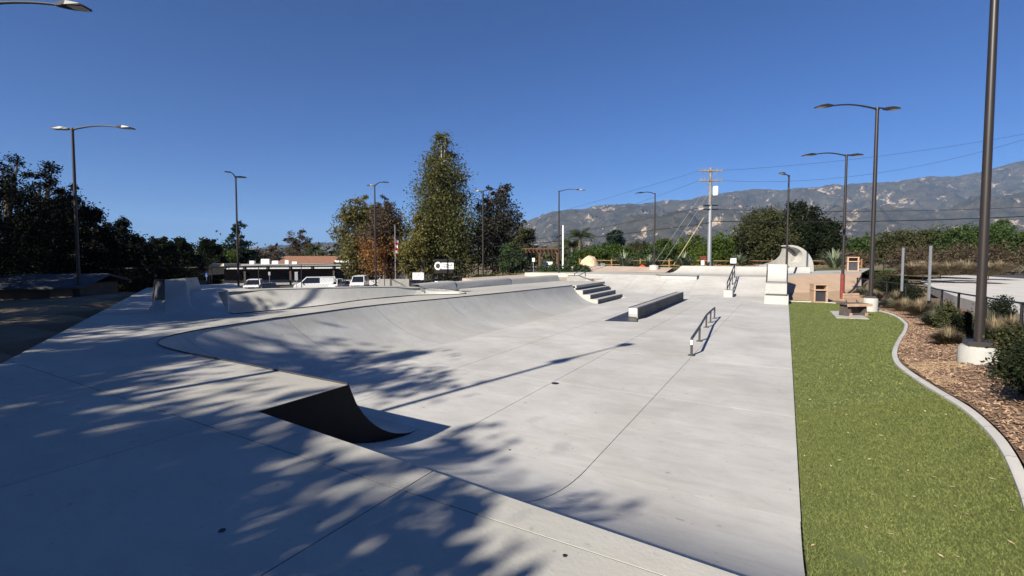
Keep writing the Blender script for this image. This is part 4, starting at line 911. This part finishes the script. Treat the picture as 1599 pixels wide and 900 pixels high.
# small signs
def sign(label, px, yt, yb, d, wpx, hpx, m, pm=M_GALV, name='sign'):
    q = at_d(px, yb, d); t = thing(name, label, 'sign', q, YAW); H = (yb-yt)*d/FPX; W = wpx*d/FPX; h = hpx*d/FPX
    MB().tube([(0,.03,-.3),(0,.03,H)], .035, 6).build('post', pm, t); MB().box((0,0,H-h/2), (W,.03,h)).build('board', m, t, False, .008); return t
sign('small white notice on a post in front of the pergola', 833, 403, 426, 56, 4, 6, M_WHITE)
sign('small white notice left of the pergola post', 821, 400, 424, 60, 3, 4, M_WHITE)
sign('white notice post near the clipped hedge', 849, 415, 430, 46, 3.5, 14, M_WHITE)
sign('blue parking sign on a pole near the cream canopy', 323, 427, 450, 60, 4, 5, mat('sign_blue', (.05,.14,.42), .5))
sign('grey sign on a pole in front of the brown building', 421, 425, 447, 62, 3.5, 5, M_GALV)
sign('dark red sign left of the utility pole', 1098, 400, 416, 49, 9, 6, M_RED)
sign('white box sign at the foot of the utility pole', 1097, 407, 414, 48, 5, 7, M_WHITE)
sign('tall pale pylon of stacked panels in front of the building', 463, 425, 450, 58, 5, 13, M_GALV)
q = at_d(1182,411,48)
for px, yb, d, lab in ((1145,412,46,'white block planter left of the leaning oak'),(941,419,50,'grey utility box beside the boulder'),(1003,419,52,'small red orange cover left of the lamp base')):
    q = at_d(px, yb, d); red = 'red' in lab
    if red: tag(MB().lathe([(0,0),(.4,0),(.38,.18),(.2,.34),(0,.38)], q, 10).build('ground_cover_cap', mat('orange_red', (.6,.09,.03), .5), None, True), lab, 'cover')
    else: tag(MB().box((q.x,q.y,q.z+.27), (.45,.4,.5), YAW, .06).build('utility_box', M_GALV if 'grey' in lab else M_WHITE, None, False, .03), lab, 'box')
bo = bmesh.new(); bmesh.ops.create_icosphere(bo, subdivisions=3, radius=1)
for v in bo.verts:
    v.co *= 1+.22*mnoise.noise(v.co*1.4)+.06*mnoise.noise(v.co*5); v.co.z = max(v.co.z, -.5)
    v.co.x *= .95-.25*max(0, v.co.z)
me = bpy.data.meshes.new('boulder'); bo.to_mesh(me); bo.free(); me.materials.append(mat('sandstone', (.48,.36,.24), .9, var=.2, scale=2, bump=.6, bscale=6)); o_ = link('boulder', me); o_.location = at_d(922,416,50); o_.scale = (1.15,1,1.1)
tag(o_, 'pale upright sandstone boulder left of the agaves', 'boulder')
# banner, notice board, flag, playground
bn = thing('banner', 'black banner with a round emblem and a white lettered panel on the fence', 'banner', at_d(693,432,44), YAW)
s_ = 44/FPX
MB().box((0,0,(432-416)*s_), (30*s_,.03,22*s_)).build('cloth', M_BLACK, bn)
def ring(r0, r1, cx, cz, y, n=24):
    return MB().loft([[(cx+r0*math.cos(k*6.2832/n), y, cz+r0*1.15*math.sin(k*6.2832/n)) for k in range(n)], [(cx+r1*math.cos(k*6.2832/n), y, cz+r1*1.15*math.sin(k*6.2832/n)) for k in range(n)]], True)
em = ring(.20,.33,-9*s_,16.5*s_,-.022).build('emblem', M_WHITE, bn)
for k in range(7):
    a = k*.9; MB().box((-9*s_+.1*math.cos(a), -.022, 16.5*s_+.12*math.sin(a)), (.07,.006,.035)).build('emblem_mark', M_GALV, em)
MB().box((6*s_,-.02,16.5*s_), (19*s_,.012,10*s_)).build('white_panel', M_WHITE, bn)
for (x, z, a, b_) in ((4,18.5,8,.7),(2,16.2,9,.9),(9,16.8,5,.8),(12,18,2,1.6),(6,14.2,12,.6)): MB().box((x*s_,-.029,z*s_), (a*s_,.004,b_*s_)).build('lettering', M_STEEL, bn)
nb_ = thing('notice_board', 'light grey rounded notice board on the fence left of the banner', 'sign', at_d(653,440,43), YAW); s_ = 43/FPX
MB().box((0,0,8.5*s_), (17.5*s_,.04,11*s_)).build('board', M_WHITE, nb_, False, .015)
for (x, z, a, b_) in ((-4,12,3,.9),(1,11.5,2,.8),(4,12,2,1),(-2,7,5,.7),(3,8,1,1.1),(0,9.8,4,.5)): MB().box((x*s_,-.025,z*s_), (a*s_,.005,b_*s_)).build('print', M_STEEL, nb_)
fl = thing('flag', 'red white and blue flag hanging limp on a pole before the autumn tree', 'flag', at_d(619,440,57), YAW); s_ = 57/FPX
MB().tube([(-.1,0,-.5),(-.1,0,88*s_)], [.06,.04], 8).build('flag_pole', M_GALV, fl)
cols = [mat('flag_red', (.45,.05,.05), .8), M_WHITE]
for k in range(7):
    rws = [[(-.08+.3*t+.05*math.sin(k+6*t), .12*math.sin(8*t+k), (72-4.4*(k+e))*s_-.5*t*s_*6) for t in np.linspace(0, 1, 7)] for e in (0, 1)]
    MB().loft(rws).build('stripe', cols[(k // 1) % 2] if k else mat('flag_blue', (.03,.05,.22), .8), fl)
pg2 = thing('play_structure', 'turquoise playground structure seen under the dark tree', 'playground', at_d(752,430,72), YAW)
M_TQ = mat('turquoise', (.02,.28,.26), .5)
MB().box((.6,0,2.0), (2.4,1.6,.9), 0, .15).build('roof', M_TQ, pg2)
for x in (-.5,1.7):
    for y in (-.7,.7): MB().tube([(x,y,-.3),(x,y,1.8)], .06, 6).build('post', mat('play_pink', (.45,.15,.13), .5), pg2)
MB().box((.6,0,.9), (2.3,1.5,.1)).build('platform', M_STEEL, pg2)
MB().slabpoly([(-.5,1.0),(-2.3,.1),(-2.3,.25),(-.5,1.2)], (0,-.5,0), (1,0,0), (0,0,1), (0,1,0), .6).build('slide', M_TQ, pg2)
# ------------------------------------------------------------------ buildings
M_BROWN = mat('brown_brick', (.105,.068,.048), .85, col2=(.075,.048,.036), scale=2.5)
M_CREAM = mat('cream_metal', (.62,.53,.40), .6, var=.08)
bl_ = thing('low_building', 'long low brown building with a row of white fascia panels', 'building', at_d(310,452,68)); 
A = at_d(305,454,74); B = at_d(585,450,82); A.z = B.z = -2.4; bl_.location = A
dx = (B-A); BL = dx.length; ang = math.atan2(dx.y, dx.x); bl_.rotation_euler = (0,0,ang); HB = at_d(305,415,74).z+2.4
MB().box((BL*.5+.7,7.0,HB*.46), (BL-1.6,8,HB*.92)).build('wall', M_BROWN, bl_)
nP = 8
for k in range(nP):
    w_ = BL/nP; MB().box((w_*(k+.5)+.2,.2,HB-.30), (w_-.55,.16,.62)).build('fascia_panel', M_WHITE, bl_, False, .01)
    MB().box((w_*k+.1,.35,HB-.3), (.28,.5,.66)).build('beam_end', M_DRKW, bl_)
    if k % 2 == 0: MB().box((w_*k+.1,.6,HB*.45), (.3,.3,HB*.9)).build('post', M_DRKW, bl_)
rf_ = MB().box((BL*.5,4.2,HB-.02), (BL,8.6,.25)).build('roof', mat('roof_grey', (.30,.29,.27), .9), bl_)
for x, w_, h_ in ((7.5,.7,.6),(9.5,1.3,.9),(11,1.0,.6),(12.8,.6,.7),(14,.8,.45)): MB().box((x,3,HB+.1+h_/2), (w_,1.2,h_), 0, .05).build('roof_unit', M_WHITE, rf_, False, .04)
for x, w_ in ((6.5,1.5),(13,1.2),(21,1.5),(27,1.5)):
    wi = MB().box((x,2.97,HB*.52), (w_,.08,.9)).build('window', M_DRKW, bl_); MB().box((x,2.92,HB*.52), (w_-.16,.05,.75)).build('pane', M_GLASS, wi)
for x in (10.5,24): 
    dd = MB().box((x,2.96,1.1), (1.1,.1,2.2)).build('door', M_DRKW, bl_); MB().box((x+.4,2.9,1.05), (.05,.06,.18)).build('handle', M_CHROME, dd)
MB().box((BL*.5,2.2,.45), (BL-6,.12,.9)).build('low_wall', mat('low_wall_grey', (.36,.34,.31), .85), bl_)
th = thing('tiled_building', 'building part with a red brown tiled roof behind the fascia', 'building', at_d(478,425,98), YAW)
MB().box((0,3,.2), (11,5,3)).build('wall', M_CREAM, th)
rt = MB().slabpoly([(-.6,1.7),(3,3.3),(6.6,1.7)], (-5.8,0,0), (0,1,0), (0,0,1), (1,0,0), 11.6).build('roof', mat('roof_tile', (.19,.095,.06), .85, var=.25, scale=3), th)
MB().box((9.5,3,2.2), (7.5,5,.4)).build('flat_roof', M_WHITE, th); MB().box((9.5,3,.6), (7,4.4,3)).build('side_wing', M_BROWN, th)
for x in (-3.5,0,3.5): wi = MB().box((x,.46,.6), (1.2,.1,1)).build('window', M_DRKW, th); MB().box((x,.40,.6), (1.0,.05,.8)).build('pane', M_GLASS, wi)
cn = thing('cream_canopy', 'cream canopy with a rounded end left of the brown building', 'canopy', at_d(312,432,64), YAW); s_ = 64/FPX
oc = [(-37,2),(-38,7),(-36,13),(-31,16.5),(-24,18),(0,19.5),(38,20),(38,16),(10,13),(10,2)]
MB().slabpoly([(a*s_, b*s_) for a, b in oc], (0,0,0), (1,0,0), (0,0,1), (0,1,0), 4).build('roof', M_CREAM, cn)
for x in (-26,6): MB().box((x*s_,1,-1.3), (.25,.25,3.2)).build('post', M_DRKW, cn)
for k in range(9): MB().box(((-50+4*k)*s_,-1.5,-.6), (.05,.05,1.5)).build('paling', M_WHITE, cn)
sd_ = thing('shed', 'low dark shed with a shallow roof under the trees at far left', 'shed', at_d(55,505,21), YAW+.25)
MB().box((-.6,1.5,.75), (4.6,3.2,1.9)).build('wall', mat('shed_wall', (.10,.075,.055), .9, var=.2), sd_)
MB().slabpoly([(-.5,1.62),(1.6,2.15),(3.6,1.75),(3.6,1.66),(1.6,2.05),(-.5,1.54)], (-3.4,0,0), (0,1,0), (0,0,1), (1,0,0), 5.5).build('roof', mat('shed_roof', (.05,.058,.07), .7, var=.2), sd_)
dd = MB().box((1.1,-.12,.75), (.85,.08,1.6)).build('door', mat('shed_door', (.16,.12,.09), .8), sd_); MB().box((1.4,-.18,.75), (.05,.06,.12)).build('handle', M_GALV, dd)
wl_ = thing('boundary_wall', 'long low wall behind the parked cars at far left', 'wall', at_d(205,452,64), YAW)
MB().box((0,0,1.1), (14,.3,1.9)).build('panel', mat('grey_wall', (.16,.145,.125), .9, var=.15), wl_); MB().box((0,0,2.08), (14.1,.42,.1)).build('cap', M_GALV, wl_)
# ------------------------------------------------------------------ vehicles
def car(label, px, yb, d, rz, col, kind='suv', name='parked_car'):
    q = at_d(px, yb, d); q.z = -2.3; t = thing(name, label, 'van' if kind == 'van' else 'pickup' if kind == 'pickup' else 'car', q, rz, 'vehicles in the car park')
    P_ = dict(suv=[(-2.3,.35),(-2.3,.95),(-2.2,1.05),(-1.0,1.1),(2.2,1.1),(2.3,.9),(2.3,.35)], sedan=[(-2.3,.3),(-2.3,.75),(-2.1,.88),(-.9,.95),(1.6,.98),(2.25,.9),(2.3,.35)],
      van=[(-2.5,.35),(-2.5,.95),(-2.3,1.15),(-1.7,1.25),(2.5,1.3),(2.5,.35)], pickup=[(-2.7,.45),(-2.7,1.0),(-2.5,1.1),(-1.2,1.15),(2.7,1.15),(2.7,.45)])[kind]
    K = dict(suv=[(-1.1,1.08),(-.35,1.68),(1.75,1.70),(2.2,1.08)], sedan=[(-1.0,.94),(-.2,1.42),(.9,1.42),(1.7,.96)], van=[(-1.8,1.2),(-1.0,2.0),(2.45,2.05),(2.48,1.25)], pickup=[(-1.3,1.13),(-.6,1.8),(.9,1.82),(1.15,1.13)])[kind]
    paint = mat('car_paint_'+col, dict(white=(.72,.72,.71), dark=(.02,.022,.028), silver=(.42,.43,.45), black=(.012,.012,.014))[col], .25, spec=.6)
    MB().slabpoly(P_, (0,-.92,0), (1,0,0), (0,0,1), (0,1,0), 1.84).build('body', paint, t, False, .07)
    def cab(w0, w1, sc=1.0, dz=0): 
        (a, z0), (b, z1), (c, z2), (e, z3) = K; m = MB()
        V = [(a,-w0,z0),(b,-w1,z1+dz),(c,-w1,z2+dz),(e,-w0,z3),(a,w0,z0),(b,w1,z1+dz),(c,w1,z2+dz),(e,w0,z3)]
        return m.add(V, [(0,1,2,3),(7,6,5,4),(0,4,5,1),(1,5,6,2),(2,6,7,3),(3,7,4,0)])
    cab(.84,.70).build('cabin_glass', M_GLASS, t)
    (a, z0), (b, z1), (c, z2), (e, z3) = K
    MB().box(((b+c)/2,0,z1+.03), (c-b+.1,1.44,.07)).build('roof', paint, t, False, .03)
    for sgn in (-1, 1):
        for (p0, p1) in (((a,z0),(b,z1)), ((e,z3),(c,z2)), (((b+c)/2+.2,z0),((b+c)/2+.15,z1))): MB().tube([(p0[0],sgn*.845,p0[1]),(p1[0],sgn*.71,p1[1])], .055, 5).build('pillar', paint, t)
        if kind == 'van': MB().box(((b+c)/2+.75,sgn*.79,1.62), (1.7,.1,.68), 0).build('side_panel', paint, t)
        MB().box((P_[0][0]-.0,sgn*.66,.78), (.08,.36,.16)).build('headlight', M_CHROME, t); MB().box((P_[-1][0]+.0,sgn*.75,.85), (.06,.2,.24)).build('taillight', mat('tail_red', (.35,.02,.02), .4), t)
        MB().box((a+.35,sgn*.99,z0+.08), (.1,.16,.12)).build('mirror', paint, t)
        for x in (P_[0][0]+.85, P_[-1][0]-.85):
            wh = MB().tube([(x,sgn*.78,.33),(x,sgn*.97,.33)], .33, 14).build('wheel', M_RUB, t); MB().tube([(x,sgn*.97,.33),(x,sgn*.98,.33)], .19, 10).build('rim', M_GALV, wh)
    MB().box((P_[0][0]-.03,0,.5), (.1,1.7,.22)).build('bumper', M_RUB if kind != 'sedan' else paint, t); MB().box((P_[0][0]-.03,0,.78), (.06,.8,.16)).build('grille', M_BLACK, t)
    return t
F_ = YAW+math.pi/2                                    # nose towards the camera
car('white wagon behind the wall in front of the building door', 397, 453, 62, F_+.35, 'white')
car('dark blue sedan beside the white wagon', 420, 454, 58, F_+.6, 'dark', 'sedan')
car('dark car in shade under the cream canopy', 310, 453, 58, F_+1.2, 'black')
car('white pickup with a closed bed cover near the pale pylon', 492, 450, 62, YAW+.35, 'white', 'van')
car('white hatchback seen from behind next to the van', 526, 449, 64, F_+math.pi, 'white', 'suv')
car('grey car half hidden beside the white hatchback', 545, 449, 66, F_+math.pi, 'silver', 'sedan')
car('white delivery van facing the park', 562, 447, 66, F_+.15, 'white', 'van')
car('white crew cab truck right of the van under the autumn tree', 605, 446, 72, YAW+math.pi+.3, 'white', 'pickup')
car('white car behind the fence under the banner', 688, 444, 62, F_-.3, 'white', 'sedan')
car('dark car right of the low concrete block on the fence line', 651, 446, 60, F_+.8, 'dark', 'sedan')
car('white wagon parked on the shaded path at far left', 200, 462, 47, F_+math.pi+.4, 'white', 'suv')
car('silver car parked under the trees at far left', 157, 466, 42, F_+.8, 'silver', 'sedan')
car('dark car beyond the white wagon under the left trees', 222, 456, 56, F_+.3, 'dark', 'suv')
q = at_d(615,444,44); tag(MB().box((q.x,q.y,q.z+.1), (2.9,.3,.75), YAW).build('low_block_wall', M_OLD, None, False, .02), 'low grey concrete block wall in front of the crew cab truck', 'wall')
# drain covers and bolts in the concrete
for px, py, z, r_, lab in ((867,599,0,.075,'small round dark drain cover in the middle of the floor'),(882,868.5,DK,.011,'round dark plug in the near deck close to the lip'),(347,829,DK,.018,'dark plug in the shaded deck at lower left'),(796,703,0,.014,'small dark plug at the foot of the near bank')):
    q = at_z(px, py, z); t = thing('drain_cover', lab, 'drain cover', q, 0, 'drain covers in the concrete')
    MB().lathe([(r_,-.02),(r_,.005),(r_*.8,.006)], n=16).build('rim', M_STEEL, t); MB().lathe([(r_*.8,.004),(0,.004)], n=16).build('plate', M_BLACK, t)
# ------------------------------------------------------------------ haze in the air
hz = MB().box((0,0,600), (34000,34000,1330)).build('haze', bpy.data.materials.new('haze_air')); hz.location = (0,0,-40); hz['kind'] = 'stuff'
tag(hz, 'thin blue haze in the air towards the mountains', 'haze')
m_ = hz.data.materials[0]; m_.use_nodes = True; N = m_.node_tree.nodes; N.clear(); ou = N.new('ShaderNodeOutputMaterial'); pv = N.new('ShaderNodeVolumePrincipled')
pv.inputs['Color'].default_value = (.38,.60,1,1); pv.inputs['Density'].default_value = .00005; pv.inputs['Anisotropy'].default_value = 0
m_.node_tree.links.new(pv.outputs[0], ou.inputs['Volume'])
